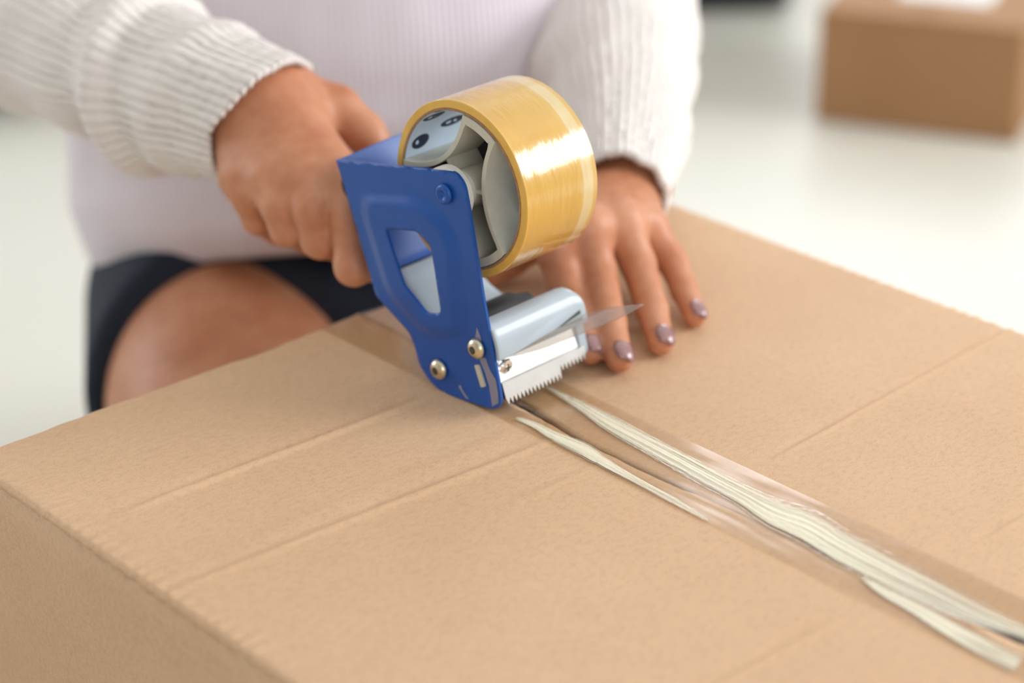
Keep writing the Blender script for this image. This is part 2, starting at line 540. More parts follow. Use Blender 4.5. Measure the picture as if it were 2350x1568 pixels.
def flap(name, side):
    ny, nx = 460, 96
    V, Fc = [], []
    ys = np.linspace(BY0, BY1, ny)
    # denser rows where the creases are
    for j, y in enumerate(ys):
        sx, sw = seam_x(y), seam_w(y)
        jag = 0.00035 * nz(y * 260, side) + 0.0003 * nz(y * 70, side, 2)
        xe = sx + side * sw + jag * (1 if sw > 0.0002 else 0.2)
        xo = BX0 if side < 0 else BX1
        for i in range(nx):
            t = i / (nx - 1)
            t = t ** 1.0
            if side < 0:
                t2 = 1 - (1 - t) ** 1.0
            # cluster towards the hinge
            t = t * t * (0.35) + t * 0.65
            x = lerp(xo, xe, t)
            yy = y
            yy += max(0.0, 1 - (BY1 - y) / 0.012) * (0.0022 * nz(x * 22, 7) + 0.0008 * nz(x * 90, 2))
            z = BZ + top_h(x, y) + hinge(x, y)
            ed = abs(x - xe)
            lift = (0.0016 * sstep(0.60, 0.70, y) + 0.0012 * (1 - sstep(0.39, 0.47, y))) * math.exp(-ed / 0.012) * (1 if side < 0 else 0.2)
            z += lift
            V.append(bl((x, yy, z)))
    for j in range(ny - 1):
        for i in range(nx - 1):
            a = j * nx + i
            q = (a, a + 1, a + nx + 1, a + nx)
            Fc.append(q if side < 0 else q[::-1])
    me = bpy.data.meshes.new(name)
    me.from_pydata([tuple(v) for v in V], [], Fc)
    me.update()
    o = link(name, me, M_CARD, box, True)
    s = o.modifiers.new('board', 'SOLIDIFY')
    s.thickness, s.offset = TH, -1
    me.materials.append(M_CARD_RAW)
    s.material_offset_rim = 1
    return o
f1 = flap('flap', -1)
f2 = flap('flap', 1)
f1['label'] = 'left top flap with pressed crease lines'
f2['label'] = 'right top flap reaching the far corner'

def side_panel(name, p0, p1, mat, ripple=0.0):
    """upright board from p0 to p1 under the fold, gently bowed"""
    nx, nzv = 90, 26
    p0, p1 = Vector(p0), Vector(p1)
    d = (p1 - p0)
    nrm = Vector((d.y, -d.x, 0)).normalized()
    V, Fc = [], []
    for j in range(nzv):
        z = lerp(0.0, BZ - 0.0028, j / (nzv - 1))
        for i in range(nx):
            t = i / (nx - 1)
            p = p0 + d * t
            b = 0.003 * math.sin(math.pi * t) * math.sin(math.pi * j / (nzv - 1)) * 0.4 + 0.0006 * nz(t * 5, z * 9, 2)
            top = sstep(BZ - 0.02, BZ - 0.006, z)
            y = p.y
            b += ripple * top * (0.0005 * math.sin(y * 2 * math.pi / 0.0085 + 2.5 * nz(y * 60)))
            V.append(bl(p + nrm * b * (1 - 0.0) + Vector((0, 0, z))))
    for j in range(nzv - 1):
        for i in range(nx - 1):
            a = j * nx + i
            Fc.append((a, a + 1, a + nx + 1, a + nx))
    o = mesh_obj(name, V, Fc, mat, box, True)
    s = o.modifiers.new('board', 'SOLIDIFY')
    s.thickness, s.offset = TH, -1
    return o
side_panel('side_panel', (BX0, BY1, 0), (BX0, BY0, 0), M_CARD_SIDE, 1.0)
side_panel('side_panel', (BX1, BY0, 0), (BX1, BY1, 0), M_CARD_SIDE, 1.0)
side_panel('side_panel', (BX0 + TH, BY0 + 0.004, 0), (BX1 - TH, BY0 + 0.004, 0), M_CARD_SIDE)
side_panel('side_panel', (BX1 - TH, BY1 - 0.004, 0), (BX0 + TH, BY1 - 0.004, 0), M_CARD_SIDE)
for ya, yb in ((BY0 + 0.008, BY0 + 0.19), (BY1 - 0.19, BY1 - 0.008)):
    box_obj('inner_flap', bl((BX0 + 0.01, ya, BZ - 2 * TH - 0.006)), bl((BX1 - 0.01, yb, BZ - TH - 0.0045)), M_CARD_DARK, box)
box_obj('bottom_panel', bl((BX0 + TH, BY0 + 0.006, 0.0)), bl((BX1 - TH, BY1 - 0.006, TH)), M_CARD_SIDE, box)

# the clear tape already laid along the seam
TX0, TX1 = 0.6055, 0.6545
def tape_strip():
    ny, nx = 340, 30
    V, Fc, UV = [], [], []
    for j in range(ny):
        y = lerp(BY0 + 0.001, BY1 + 0.012, j / (ny - 1))
        for i in range(nx):
            t = i / (nx - 1)
            x = lerp(TX0, TX1, t) + 0.0006 * nz(y * 14, i * 0.01) + (0.0025 * sstep(0.5, 0.40, y) if False else 0)
            yc = min(y, BY1)
            z = BZ + top_h(x, yc) + 0.0006
            z += 0.0012 * sstep(0.60, 0.70, yc) * math.exp(-abs(x - seam_x(yc)) / 0.012)
            z += 0.00010 * nz(x * 300, y * 26) + 0.00012 * nz(x * 90, y * 50, 3)
            yy = y
            if y > BY1:
                o_ = y - BY1
                yy = BY1 + 0.0022 + 0.0006 * nz(x * 120, 3)
                z -= o_ * 1.2
            V.append(bl((x, yy, z)))
            UV.append((j / (ny - 1), t))
    for j in range(ny - 1):
        for i in range(nx - 1):
            a = j * nx + i
            Fc.append((a, a + 1, a + nx + 1, a + nx))
    return mesh_obj('tape_strip', V, Fc, M_FILM, box, True, UV)
strip = tape_strip()
strip['label'] = 'clear packing tape along the box seam'

def wrinkle(pairs, n=120, m=26, ridges=5, amp=0.0006, seed=0):
    up = catmull([at_z(*a, BZ) for a, b in pairs], n)
    lo = catmull([at_z(*b, BZ) for a, b in pairs], n)
    V, Fc, UV = [], [], []
    for j in range(n):
        e = math.sin(math.pi * j / (n - 1)) ** 0.35
        for i in range(m):
            t = i / (m - 1)
            p = lo[j].lerp(up[j], t)
            rd = (nz(t * ridges * 1.4 + 0.5 * nz(j * 0.02, seed), j * 0.012, seed) * 2.0 + 0.5 * nz(t * ridges * 4, j * 0.03, seed + 5)) * math.sin(math.pi * t)
            z = BZ + top_h(p.x, p.y) + 0.00085 + amp * 0.5 * e * (0.6 + rd) + 0.0002 * nz(j * 0.6, i * 0.5, seed)
            z += 0.0012 * sstep(0.60, 0.70, p.y) * math.exp(-abs(p.x - seam_x(p.y)) / 0.012)
            V.append(bl((p.x, p.y, z)))
            UV.append((j / n, t))
    for j in range(n - 1):
        for i in range(m - 1):
            a = j * m + i
            Fc.append((a, a + 1, a + m + 1, a + m))
    return mesh_obj('tape_wrinkle', V, Fc, M_WRINKLE, strip, True, UV)
wrinkle([((1262, 890), (1252, 897)), ((1345, 927), (1322, 944)), ((1410, 959), (1383, 990)), ((1480, 997), (1450, 1030)), ((1560, 1039), (1538, 1080)),
         ((1650, 1087), (1618, 1125)), ((1720, 1122), (1690, 1165)), ((1790, 1150), (1760, 1215)), ((1870, 1175), (1830, 1250)), ((1960, 1228), (1910, 1297)),
         ((2060, 1282), (2012, 1348)), ((2150, 1328), (2110, 1394)), ((2250, 1382), (2212, 1436)), ((2350, 1437), (2330, 1468)), ((2395, 1462), (2372, 1490))], 260, 34, 6, 0.0009, 1)
wrinkle([((1190, 960), (1180, 968)), ((1230, 975), (1222, 988)), ((1282, 998), (1270, 1020)), ((1354, 1026), (1330, 1052)), ((1410, 1064), (1389, 1082)), ((1486, 1110), (1461, 1118)), ((1558, 1149), (1535, 1158)), ((1626, 1196), (1622, 1201))], 140, 16, 3, 0.0005, 3)
wrinkle([((1985, 1325), (1975, 1335)), ((2040, 1355), (2020, 1372)), ((2110, 1388), (2085, 1412)), ((2210, 1438), (2175, 1472)), ((2290, 1478), (2255, 1518)), ((2350, 1508), (2322, 1552))], 120, 16, 2, 0.0007, 5)

# ------------------------------------------------------------------ tape gun.  local axes: x = along the roll's axis, y = towards the front, z = up
DYAW = math.radians(4.1)
NV = Vector((math.cos(DYAW), math.sin(DYAW), 0))
SV = Vector((math.sin(DYAW), -math.cos(DYAW), 0))
DORG = Vector((0.60452, 0.72392, BZ + 0.0012))
gun = tag(empty('tape_dispenser', DORG), 'blue metal packing tape dispenser resting on the large cardboard box', 'tape dispenser')
def g2w(w, s, v): return NV * w + SV * s + Vector((0, 0, v))      # gun space (metres) to the root's space
MM = 0.001
def gp(w, s, v): return g2w(w * MM, s * MM, v * MM)

def gun_mesh(name, verts, faces, mat, parent=gun, smooth=False, bev=0.0):
    bm = bmesh.new()
    vs = [bm.verts.new(gp(*p)) for p in verts]
    for f in faces: bm.faces.new([vs[i] for i in f])
    o = bm_obj(name, bm, mat, parent)
    if bev: bevel(o, bev, 2)
    if smooth: auto_smooth(o)
    return o

def round_poly(pts, r, n=5):
    """round the corners of a 2D polygon; r a number or list"""
    out = []
    N = len(pts)
    for i in range(N):
        p, a, b = (Vector(pts[i]), Vector(pts[i - 1]), Vector(pts[(i + 1) % N]))
        rr = r[i] if isinstance(r, (list, tuple)) else r
        da, db = (a - p), (b - p)
        rr2 = min(rr, da.length * 0.45, db.length * 0.45)
        if rr2 < 0.05:
            out.append(tuple(p)); continue
        s, e = p + da.normalized() * rr2, p + db.normalized() * rr2
        for k in range(n + 1):
            t = k / n
            out.append(tuple(s * (1 - t) ** 2 + p * 2 * t * (1 - t) + e * t * t))
    return out

PLATE = [(-75.9, 101.5), (6.4, 116.4), (12.4, 112.0), (15.0, 101.2), (23.8, 55.8), (26.4, 44.1), (30.4, 26.6), (33.2, 14.5), (34.2, 8.2), (32.8, 4.2), (27.9, 1.6),
         (10.8, 0.0), (-0.6, -0.6), (-7.5, -0.4), (-14.4, 2.2), (-21.7, 8.7), (-24.1, 17.1), (-27.5, 23.5), (-32.0, 26.4), (-46.0, 33.8), (-50.9, 36.5)]
PLATE_R = [1.5, 5, 5, 3, 2, 2, 2, 2, 2, 3, 3, 3, 3, 3, 4, 4, 4, 4, 3, 3, 2]
HOLE = [(-39.8, 76.2), (-17.8, 80.9), (-8.6, 75.6), (-7.4, 70.0), (-2.7, 43.6), (-6.5, 41.4), (-13.0, 39.8), (-28.2, 50.2), (-31.5, 57.4)]
EMB = [(-59.2, 86.7), (-17.2, 96.2), (4.6, 85.5), (7.2, 53.2), (8.4, 38.5), (2.0, 32.6), (-13.9, 28.3), (-31.0, 35.5), (-41.5, 43.5)]

def in_poly(x, y, P):
    c = False
    for i in range(len(P)):
        (x1, y1), (x2, y2) = P[i - 1], P[i]
        if (y1 > y) != (y2 > y) and x < (x2 - x1) * (y - y1) / (y2 - y1) + x1: c = not c
    return c
def poly_d(x, y, P):
    best = 1e9
    for i in range(len(P)):
        (x1, y1), (x2, y2) = P[i - 1], P[i]
        dx, dy = x2 - x1, y2 - y1
        t = max(0, min(1, ((x - x1) * dx + (y - y1) * dy) / (dx * dx + dy * dy)))
        best = min(best, math.hypot(x - x1 - t * dx, y - y1 - t * dy))
    return best

def side_plate():
    import mathutils
    P = round_poly(PLATE, PLATE_R, 4)
    Hh = round_poly(HOLE, 2.2, 3)
    E = round_poly(EMB, 12, 6)
    E2 = round_poly([(x * 1.0, y) for x, y in EMB], 9, 5)
    pts, edges = [], []
    def ring(poly, step):
        base = len(pts); n0 = len(pts)
        out = []
        for i in range(len(poly)):
            a, b = Vector(poly[i]), Vector(poly[(i + 1) % len(poly)])
            k = max(1, int((b - a).length / step))
            for q in range(k): out.append(a.lerp(b, q / k))
        for q in out: pts.append(q)
        n = len(out)
        for i in range(n): edges.append((base + i, base + (i + 1) % n))
        return out
    ring(P, 2.0); ring(Hh, 1.2)
    # fill points for a smooth pressed relief
    gx = -74.0
    while gx < 34:
        gy = 1.0
        while gy < 116:
            x, y = gx + 0.25 * nz(gx, gy), gy + 0.25 * nz(gy, gx, 2)
            if in_poly(x, y, P) and not in_poly(x, y, Hh) and poly_d(x, y, P) > 0.9 and poly_d(x, y, Hh) > 0.7:
                pts.append(Vector((x, y)))
            gy += 1.35
        gx += 1.35
    v2, e2, f2, *_ = mathutils.geometry.delaunay_2d_cdt(pts, edges, [], 0, 1e-4)
    V = []
    for p in v2:
        d = poly_d(p.x, p.y, E) * (1 if in_poly(p.x, p.y, E) else -1)
        h = 2.5 * sstep(-4.5, 4.5, d)                    # pressed outwards, towards -w
        dh = poly_d(p.x, p.y, Hh)
        V.append((-h, p.x, p.y))
    F_ = []
    for f in f2:
        cx = sum(v2[i].x for i in f) / len(f); cy = sum(v2[i].y for i in f) / len(f)
        if in_poly(cx, cy, P) and not in_poly(cx, cy, Hh):
            F_.append(tuple(f))
    me = bpy.data.meshes.new('side_plate')
    me.from_pydata([tuple(gp(*p)) for p in V], [], F_)
    bm = bmesh.new(); bm.from_mesh(me)
    bmesh.ops.recalc_face_normals(bm, faces=bm.faces)
    if sum(f.normal.dot(NV) for f in bm.faces) > 0:
        for f in bm.faces: f.normal_flip()
    loose = [v for v in bm.verts if not v.link_faces]
    bmesh.ops.delete(bm, geom=loose, context='VERTS')
    bm.to_mesh(me); bm.free()
    o = link('side_plate', me, M_BLUE, gun, True)
    s = o.modifiers.new('sheet', 'SOLIDIFY')
    s.thickness, s.offset = 0.0014, -1
    b = o.modifiers.new('bevel', 'BEVEL')
    b.width, b.segments, b.limit_method, b.angle_limit = 0.0004, 2, 'ANGLE', math.radians(60)
    return o
side_plate()

# back wall folded off the side plate's rear edge, the handle sits on it
def back_wall():
    prof = [(-75.9, 101.5), (-70.7, 89.6), (-66.4, 77.4), (-60.6, 63.8), (-55.4, 50.0), (-53.6, 44.5)]
    V, Fc = [], []
    nw = 30
    for k, (s, v) in enumerate(prof):
        for i in range(nw):
            w = lerp(0.0, 56, i / (nw - 1))
            vv = v + (2.0 * sstep(0, 40, w) if k == 0 else 0)
            if k == len(prof) - 1: vv += 1.0 * sstep(14, 20, w)
            V.append(gp(w, s, vv))
    for k in range(len(prof) - 1):
        for i in range(nw - 1):
            a = k * nw + i
            Fc.append((a, a + 1, a + nw + 1, a + nw))
    o = mesh_obj('back_wall', V, Fc, M_BLUE, gun, True)
    s = o.modifiers.new('sheet', 'SOLIDIFY')
    s.thickness, s.offset = 0.0014, 0
    bevel(o, 0.0004)
    return o
back_wall()

def lathe_gun(name, prof, s0, v0, mat, parent=gun, seg=40, smooth=True, closed=False):
    """prof: (w, r) profile turned about the axis through (s0, v0)"""
    V, Fc = [], []
    n = len(prof)
    for w, r in prof:
        for k in range(seg):
            a = 2 * math.pi * k / seg
            V.append(gp(w, s0 + r * math.cos(a), v0 + r * math.sin(a)))
    last = n if closed else n - 1
    for j in range(last):
        for k in range(seg):
            a, b = j * seg + k, j * seg + (k + 1) % seg
            c, d = ((j + 1) % n) * seg + (k + 1) % seg, ((j + 1) % n) * seg + k
            Fc.append((a, b, c, d))
    bm = bmesh.new()
    vs = [bm.verts.new(p) for p in V]
    for f in Fc: bm.faces.new([vs[i] for i in f])
    if not closed:
        if prof[0][1] > 0.01: bm.faces.new(vs[:seg])
        if prof[-1][1] > 0.01: bm.faces.new(vs[-seg:])
    bmesh.ops.remove_doubles(bm, verts=bm.verts, dist=1e-6)
    o = bm_obj(name, bm, mat, parent)
    if smooth: auto_smooth(o, 40)
    return o

AX_S, AX_V = 0.0, 103.1           # axis of the roll in gun space
# rivet: a rolled ring with a dimple
lathe_gun('rivet', [(-1.0, 4.9), (-1.9, 4.8), (-2.7, 4.0), (-2.9, 3.1), (-2.6, 2.3), (-1.9, 1.6), (-1.6, 0.0)], AX_S, AX_V + 0.8, M_BLUE)
# white spindle boss between plate and hub
lathe_gun('spindle_boss', [(0.3, 0.0), (0.3, 13.6), (4.6, 13.6), (4.9, 12.6), (4.9, 9.2), (13.0, 8.8), (13.2, 0.0)], AX_S, AX_V, M_BOSS, seg=56)

def hub():
    """three-lobed spool: lobes on the core, sides curved inwards, closed section 2 mm thick"""
    Rr = 37.6
    ctr = (68, -57, 188)
    half = 17
    outer = []
    for k in range(3):
        c0 = ctr[k]
        c1 = ctr[(k + 1) % 3]
        for q in range(9):
            a = math.radians(c0 + half - 2 * half * q / 8)
            outer.append(Vector((Rr * math.cos(a), Rr * math.sin(a))))
        a0, a1 = c0 - half, c1 + half
        while a1 > a0: a1 -= 360
        A = Vector((math.cos(math.radians(a0)), math.sin(math.radians(a0)))) * Rr
        B = Vector((math.cos(math.radians(a1)), math.sin(math.radians(a1)))) * Rr
        mid = math.radians((a0 + a1) / 2)
        Mp = Vector((math.cos(mid), math.sin(mid))) * 8.5
        for q in range(1, 22):
            t = q / 22
            outer.append(A * (1 - t) ** 2 + Mp * 2 * t * (1 - t) + B * t * t)
    N = len(outer)
    inner = []
    for i in range(N):
        t = (outer[(i + 1) % N] - outer[i - 1]).normalized()
        nrm = Vector((t.y, -t.x))
        inner.append(outer[i] + nrm * (2.4 + 1.6 * sstep(33, 37, outer[i].length)))
    ws = (9.0, 9.6, 55.5)
    bm = bmesh.new()
    def ringv(pts, w): return [bm.verts.new(gp(w, AX_S + p.x, AX_V + p.y)) for p in pts]
    o0, o1, i0, i1 = ringv(outer, 8.7), ringv(outer, 55.5), ringv(inner, 8.7), ringv(inner, 55.5)
    for i in range(N):
        j = (i + 1) % N
        bm.faces.new((o0[i], o0[j], o1[j], o1[i])); bm.faces.new((i0[j], i0[i], i1[i], i1[j]))
        bm.faces.new((o0[j], o0[i], i0[i], i0[j])); bm.faces.new((o1[i], o1[j], i1[j], i1[i]))
    o = bm_obj('spool_hub', bm, M_BONE, gun)
    bevel(o, 0.0004)
    auto_smooth(o, 40)
    # spokes and the inner tube
    mids = []
    for k in range(3):
        a0, a1 = ctr[k] - half, ctr[(k + 1) % 3] + half
        while a1 > a0: a1 -= 360
        mids.append((a0 + a1) / 2)
    for md in mids:
        a = math.radians(md)
        d = Vector((math.cos(a), math.sin(a))); p = Vector((-d.y, d.x)) * 0.9
        q = [d * 8.5 + p, d * 8.5 - p, d * 16.0 - p, d * 16.0 + p]
        V = [(w, AX_S + v.x, AX_V + v.y) for w in (10.5, 54.0) for v in q]
        gun_mesh('spoke', V, [(0, 1, 2, 3), (7, 6, 5, 4), (0, 4, 5, 1), (1, 5, 6, 2), (2, 6, 7, 3), (3, 7, 4, 0)], M_BONE, o, bev=0.0003)
    lathe_gun('axle_tube', [(11.0, 6.2), (11.0, 9.0), (54.0, 9.0), (54.0, 6.2)], AX_S, AX_V, M_BONE, o, seg=32, closed=True)
    # black web added part-way in, standing for the shade inside the spool
    bm = bmesh.new()
    a_, b_ = ringv_l(bm, inner, 30.0), ringv_l(bm, inner, 32.0)
    for i in range(N):
        j = (i + 1) % N
        bm.faces.new((a_[j], a_[i], b_[i], b_[j]))
    bm.faces.new(a_); bm.faces.new(b_[::-1])
    bmesh.ops.triangulate(bm, faces=[f for f in bm.faces if len(f.verts) > 4])
    bm_obj('end_web', bm, M_BLACK, o)
def ringv_l(bm, pts, w): return [bm.verts.new(gp(w, AX_S + p.x, AX_V + p.y)) for p in pts]
hub()

# dome screws on the side plate
def screw(s0, v0):
    o = lathe_gun('screw', [(-0.9, 5.1), (-1.6, 5.1), (-2.9, 4.2), (-3.7, 2.7), (-3.85, 1.9), (-3.0, 1.7), (-2.8, 0.0)], s0, v0, M_SCREW, seg=36)
    pts = []
    for k in range(12):
        r = 1.75 if k % 2 == 0 else 1.15
        a = math.radians(30 * k + 10)
        pts.append((s0 + r * math.cos(a), v0 + r * math.sin(a)))
    V = [(-3.95, *p) for p in pts] + [(-2.9, *p) for p in pts]
    n = len(pts)
    gun_mesh('drive_recess', V, [tuple(range(n)), tuple(range(2 * n - 1, n - 1, -1))] + [(i, (i + 1) % n, n + (i + 1) % n, n + i) for i in range(n)], M_RECESS_SHADE, o)
screw(19.2, 31.0)
screw(-6.7, 11.6)
# slot in the plate, seen as a pale bar
sl = round_poly([(17.4, 21.8), (20.2, 22.6), (24.4, 12.6), (21.6, 11.4)], 0.5, 2)
n = len(sl)
gun_mesh('slot_tab', [(-1.0, *p) for p in sl] + [(1.2, *p) for p in sl], [tuple(range(n)), tuple(range(2 * n - 1, n - 1, -1))] + [(i, (i + 1) % n, n + (i + 1) % n, n + i) for i in range(n)], M_BONE)

# rubber roller that presses the tape down, and its white guide plate behind
lathe_gun('press_roller', [(2.0, 0), (2.0, 11.0), (3.0, 12.2), (54.0, 12.2), (55.0, 11.0), (55.0, 0)], -6.7, 12.9, M_RUBBER, seg=48)
def strip_profile(name, prof, w0, w1, mat, thick, nw=10, wshape=None, parent=gun):
    V, Fc = [], []
    for k, (s, v) in enumerate(prof):
        for i in range(nw):
            a, b = (w0, w1) if wshape is None else wshape(k / (len(prof) - 1))
            V.append(gp(lerp(a, b, i / (nw - 1)), s, v))
    for k in range(len(prof) - 1):
        for i in range(nw - 1):
            a = k * nw + i
            Fc.append((a, a + 1, a + nw + 1, a + nw))
    o = mesh_obj(name, V, Fc, mat, parent, True)
    s = o.modifiers.new('sheet', 'SOLIDIFY')
    s.thickness, s.offset = thick, 0
    bevel(o, min(0.0005, thick * 0.35))
    return o
strip_profile('tape_guide', [(-55, 43), (-48, 41), (-38, 37), (-27, 31), (-19, 28.5), (-16, 29.5)], 16, 56, M_GREY_PL, 0.002, wshape=lambda t: (lerp(19, 5, t), 56))

lathe_gun('tension_roller', [(3.0, 0), (3.0, 6.8), (4.0, 7.6), (40.0, 7.6), (43.0, 6.0), (52.0, 4.0), (52.0, 0)], 3.0, 34.0, M_RUBBER, seg=40)
# scraps of clear tape stuck to the plate
def scrap(poly):
    n = len(poly)
    V = [(-0.35, *p) for p in poly] + [(-0.15, *p) for p in poly]
    gun_mesh('tape_scrap', V, [tuple(range(n)), tuple(range(2 * n - 1, n - 1, -1))] + [(i, (i + 1) % n, n + (i + 1) % n, n + i) for i in range(n)], M_SCRAP)
M_SCRAP = film('stuck_tape_scrap', (0.9, 0.88, 0.88), 0.15, 0.22, (0.75, 0.72, 0.80))
scrap([(17.5, 34), (19.0, 41.5), (21.2, 37.5), (22.2, 33), (20, 31)])
scrap([(20.0, 26.5), (24.2, 27.5), (27.2, 22.0), (31.0, 18.0), (32.2, 12.0), (32.5, 6.5), (28.5, 3.4), (27.5, 8.5), (26.4, 14.0), (24.0, 19.5)])
scrap([(5.5, 6.4), (7.4, 7.6), (8.2, 5.4), (12.6, 1.8), (10.6, 1.6)])
# pale plastic guard in front of the roller
def guard():
    prof = [(31.0, 27.5), (30.8, 31.0), (29.6, 36.0), (27.6, 40.5), (24.6, 43.2), (21.0, 43.6), (17.5, 42.0), (14.5, 38.5), (12.0, 34.0)]
    V, Fc = [], []
    cv = catmull([(0, s, v) for s, v in prof], 40)
    nw = 24
    for k, p in enumerate(cv):
        t = k / (len(cv) - 1)
        wend = 62.5 - 3.0 * sstep(0.2, 0.6, t)
        for i in range(nw):
            u = i / (nw - 1)
            w = lerp(1.0, wend, u)
            drop = 3.0 * max(0, (u - 0.93) / 0.07) ** 2 * sstep(0.25, 0.6, t)
            V.append(gp(w, p.y, p.z - drop))
    for k in range(len(cv) - 1):
        for i in range(nw - 1):
            a = k * nw + i
            Fc.append((a, a + 1, a + nw + 1, a + nw))
    o = mesh_obj('blade_guard', V, Fc, M_GREY_PL, gun, True)
    s = o.modifiers.new('sheet', 'SOLIDIFY')
    s.thickness, s.offset = 0.0022, 0
    bevel(o, 0.0006)
    # moulded slot near the far end, a solid bar coloured as its shade
    q = [(40, 31.9, 30.6), (58, 31.9, 33.4), (58, 31.5, 35.0), (40, 32.2, 30.9)]
    V = q + [(a, b - 0.9, c) for a, b, c in q]
    gun_mesh('moulded_slot', V, [(0, 1, 2, 3), (7, 6, 5, 4), (0, 4, 5, 1), (1, 5, 6, 2), (2, 6, 7, 3), (3, 7, 4, 0)], M_RECESS_SHADE, o)
guard()

# zinc blade holder and the toothed blade
def slab(name, w0, w1, prof, mat, parent=gun, bev=0.0003):
    n = len(prof)
    V = [(w0, *p) for p in prof] + [(w1, *p) for p in prof]
    return gun_mesh(name, V, [tuple(range(n)), tuple(range(2 * n - 1, n - 1, -1))] + [(i, (i + 1) % n, n + (i + 1) % n, n + i) for i in range(n)], mat, parent, bev=bev)
holder = slab('blade_holder', 2.0, 60.0, [(23.6, 28.2), (25.4, 28.6), (30.6, 15.2), (30.2, 10.5), (28.8, 10.8), (28.6, 12.6)], M_ZINC)
def blade():
    w = 3.5
    pts = []
    top = [(3.0, 14.2), (59.0, 14.2)]
    low = []
    k = 0
    x = 3.0
    while x < 58.6:
        base = 5.2 if x < 40 else 8.8
        low.append((x, base + 3.2)); low.append((x + 1.3, base))
        x += 2.6
    low.append((x, low[-2][1]))
    # blade lies on the holder and leans forward
    def P3(wv, v, off): 
        s = 31.5 + (15.4 - v) * 0.34 + off
        return (wv, s, v)
    bm = bmesh.new()
    fr = [bm.verts.new(gp(*P3(a, b, 0.5))) for a, b in low] 
    ft = [bm.verts.new(gp(*P3(a, 15.4, 0.5))) for a, b in low]
    br = [bm.verts.new(gp(*P3(a, b, -0.4))) for a, b in low]
    bt = [bm.verts.new(gp(*P3(a, 15.4, -0.4))) for a, b in low]
    for i in range(len(low) - 1):
        bm.faces.new((fr[i], fr[i + 1], ft[i + 1], ft[i])); bm.faces.new((br[i + 1], br[i], bt[i], bt[i + 1]))
        bm.faces.new((fr[i + 1], fr[i], br[i], br[i + 1])); bm.faces.new((ft[i], ft[i + 1], bt[i + 1], bt[i]))
    bm.faces.new((fr[0], ft[0], bt[0], br[0])); bm.faces.new((fr[-1], br[-1], bt[-1], ft[-1]))
    return bm_obj('serrated_blade', bm, M_ZINC, gun)
blade()
# cross-head screw on the holder; its axis looks towards the front
def face_screw(w0, v0):
    V, Fc = [], []
    seg = 28
    base = Vector((w0, 28.6, v0))
    prof = [(0.0, 4.0), (1.0, 4.0), (1.9, 3.1), (2.2, 1.8), (2.25, 0.0)]
    for h, r in prof:
        for k in range(seg):
            a = 2 * math.pi * k / seg
            V.append((base.x + r * math.cos(a), base.y - 0.5 + h, base.z + r * math.sin(a) + h * 0.45))
    for j in range(len(prof) - 1):
        for k in range(seg):
            Fc.append((j * seg + k, j * seg + (k + 1) % seg, (j + 1) * seg + (k + 1) % seg, (j + 1) * seg + k))
    o = gun_mesh('blade_screw', V, Fc, M_ZINC, holder, True)
    for ax in (0, 1):
        l, t = 1.9, 0.32
        dx, dz = (l, t) if ax == 0 else (t, l)
        lo = (base.x - dx, base.y + 1.0, base.z - dz + 0.3); hi = (base.x + dx, base.y + 1.95, base.z + dz + 0.3)
        V2 = [(x, y, z) for x in (lo[0], hi[0]) for y in (lo[1], hi[1]) for z in (lo[2], hi[2])]
        gun_mesh('cross_recess', V2, [(0, 1, 3, 2), (4, 6, 7, 5), (0, 4, 5, 1), (2, 3, 7, 6), (0, 2, 6, 4), (1, 5, 7, 3)], M_RECESS_SHADE, holder)
face_screw(9.0, 20.8)
# grey end block that carries holder and roller on the far side
slab('end_block', 58.0, 63.5, round_poly([(-14, 4), (29.5, 7.5), (32.5, 12), (27.5, 29), (23.0, 39), (14, 38), (-14, 22)], 3, 3), M_GREY_PL, bev=0.0006)

# grip behind the back wall, inside the closed hand
def handle():
    cv = catmull([(30, -66, 76), (31, -82, 72), (31, -105, 66), (31, -140, 60), (31, -172, 56), (31, -182, 55)], 40)
    V, Fc = [], []
    seg = 28
    for k, p in enumerate(cv):
        t = k / 39
        ra, rb = 13.5 + 1.2 * math.sin(t * 9), 16.0 + 1.4 * math.sin(t * 9)
        e = 1.0 if t < 0.93 else math.sqrt(max(0.02, 1 - ((t - 0.93) / 0.07) ** 2))
        for q in range(seg):
            a = 2 * math.pi * q / seg
            V.append((p.x + ra * e * math.cos(a), p.y, p.z + rb * e * math.sin(a)))
    for k in range(39):
        for q in range(seg):
            Fc.append((k * seg + q, k * seg + (q + 1) % seg, (k + 1) * seg + (q + 1) % seg, (k + 1) * seg + q))
    Fc.append(tuple(range(seg))); Fc.append(tuple(range(39 * seg, 40 * seg)))
    gun_mesh('handle', V, Fc, M_BLACK, gun, True)
handle()

# ------------------------------------------------------------------ roll of tape on the spool (its own thing)
ROLL_R, CORE_RO, CORE_RI = 43.0, 39.2, 38.0
roll = tag(empty('tape_roll', DORG + gp(9.5, AX_S, AX_V), 0), 'thick roll of amber packing tape mounted on the blue dispenser', 'tape roll')
roll.rotation_euler = (0, 0, DYAW)
def roll_lathe(name, prof, mat, closed=True, seg=128, parent=roll):
    V, Fc = [], []
    n = len(prof)
    for w, r in prof:
        for k in range(seg):
            a = 2 * math.pi * k / seg
            V.append((w * MM, -r * MM * math.cos(a), r * MM * math.sin(a)))
    last = n if closed else n - 1
    for j in range(last):
        for k in range(seg):
            j2 = (j + 1) % n
            Fc.append((j * seg + k, j * seg + (k + 1) % seg, j2 * seg + (k + 1) % seg, j2 * seg + k))
    bm = bmesh.new()
    vs = [bm.verts.new(p) for p in V]
    for f in Fc: bm.faces.new([vs[i] for i in f])
    return bm_obj(name, bm, mat, parent)
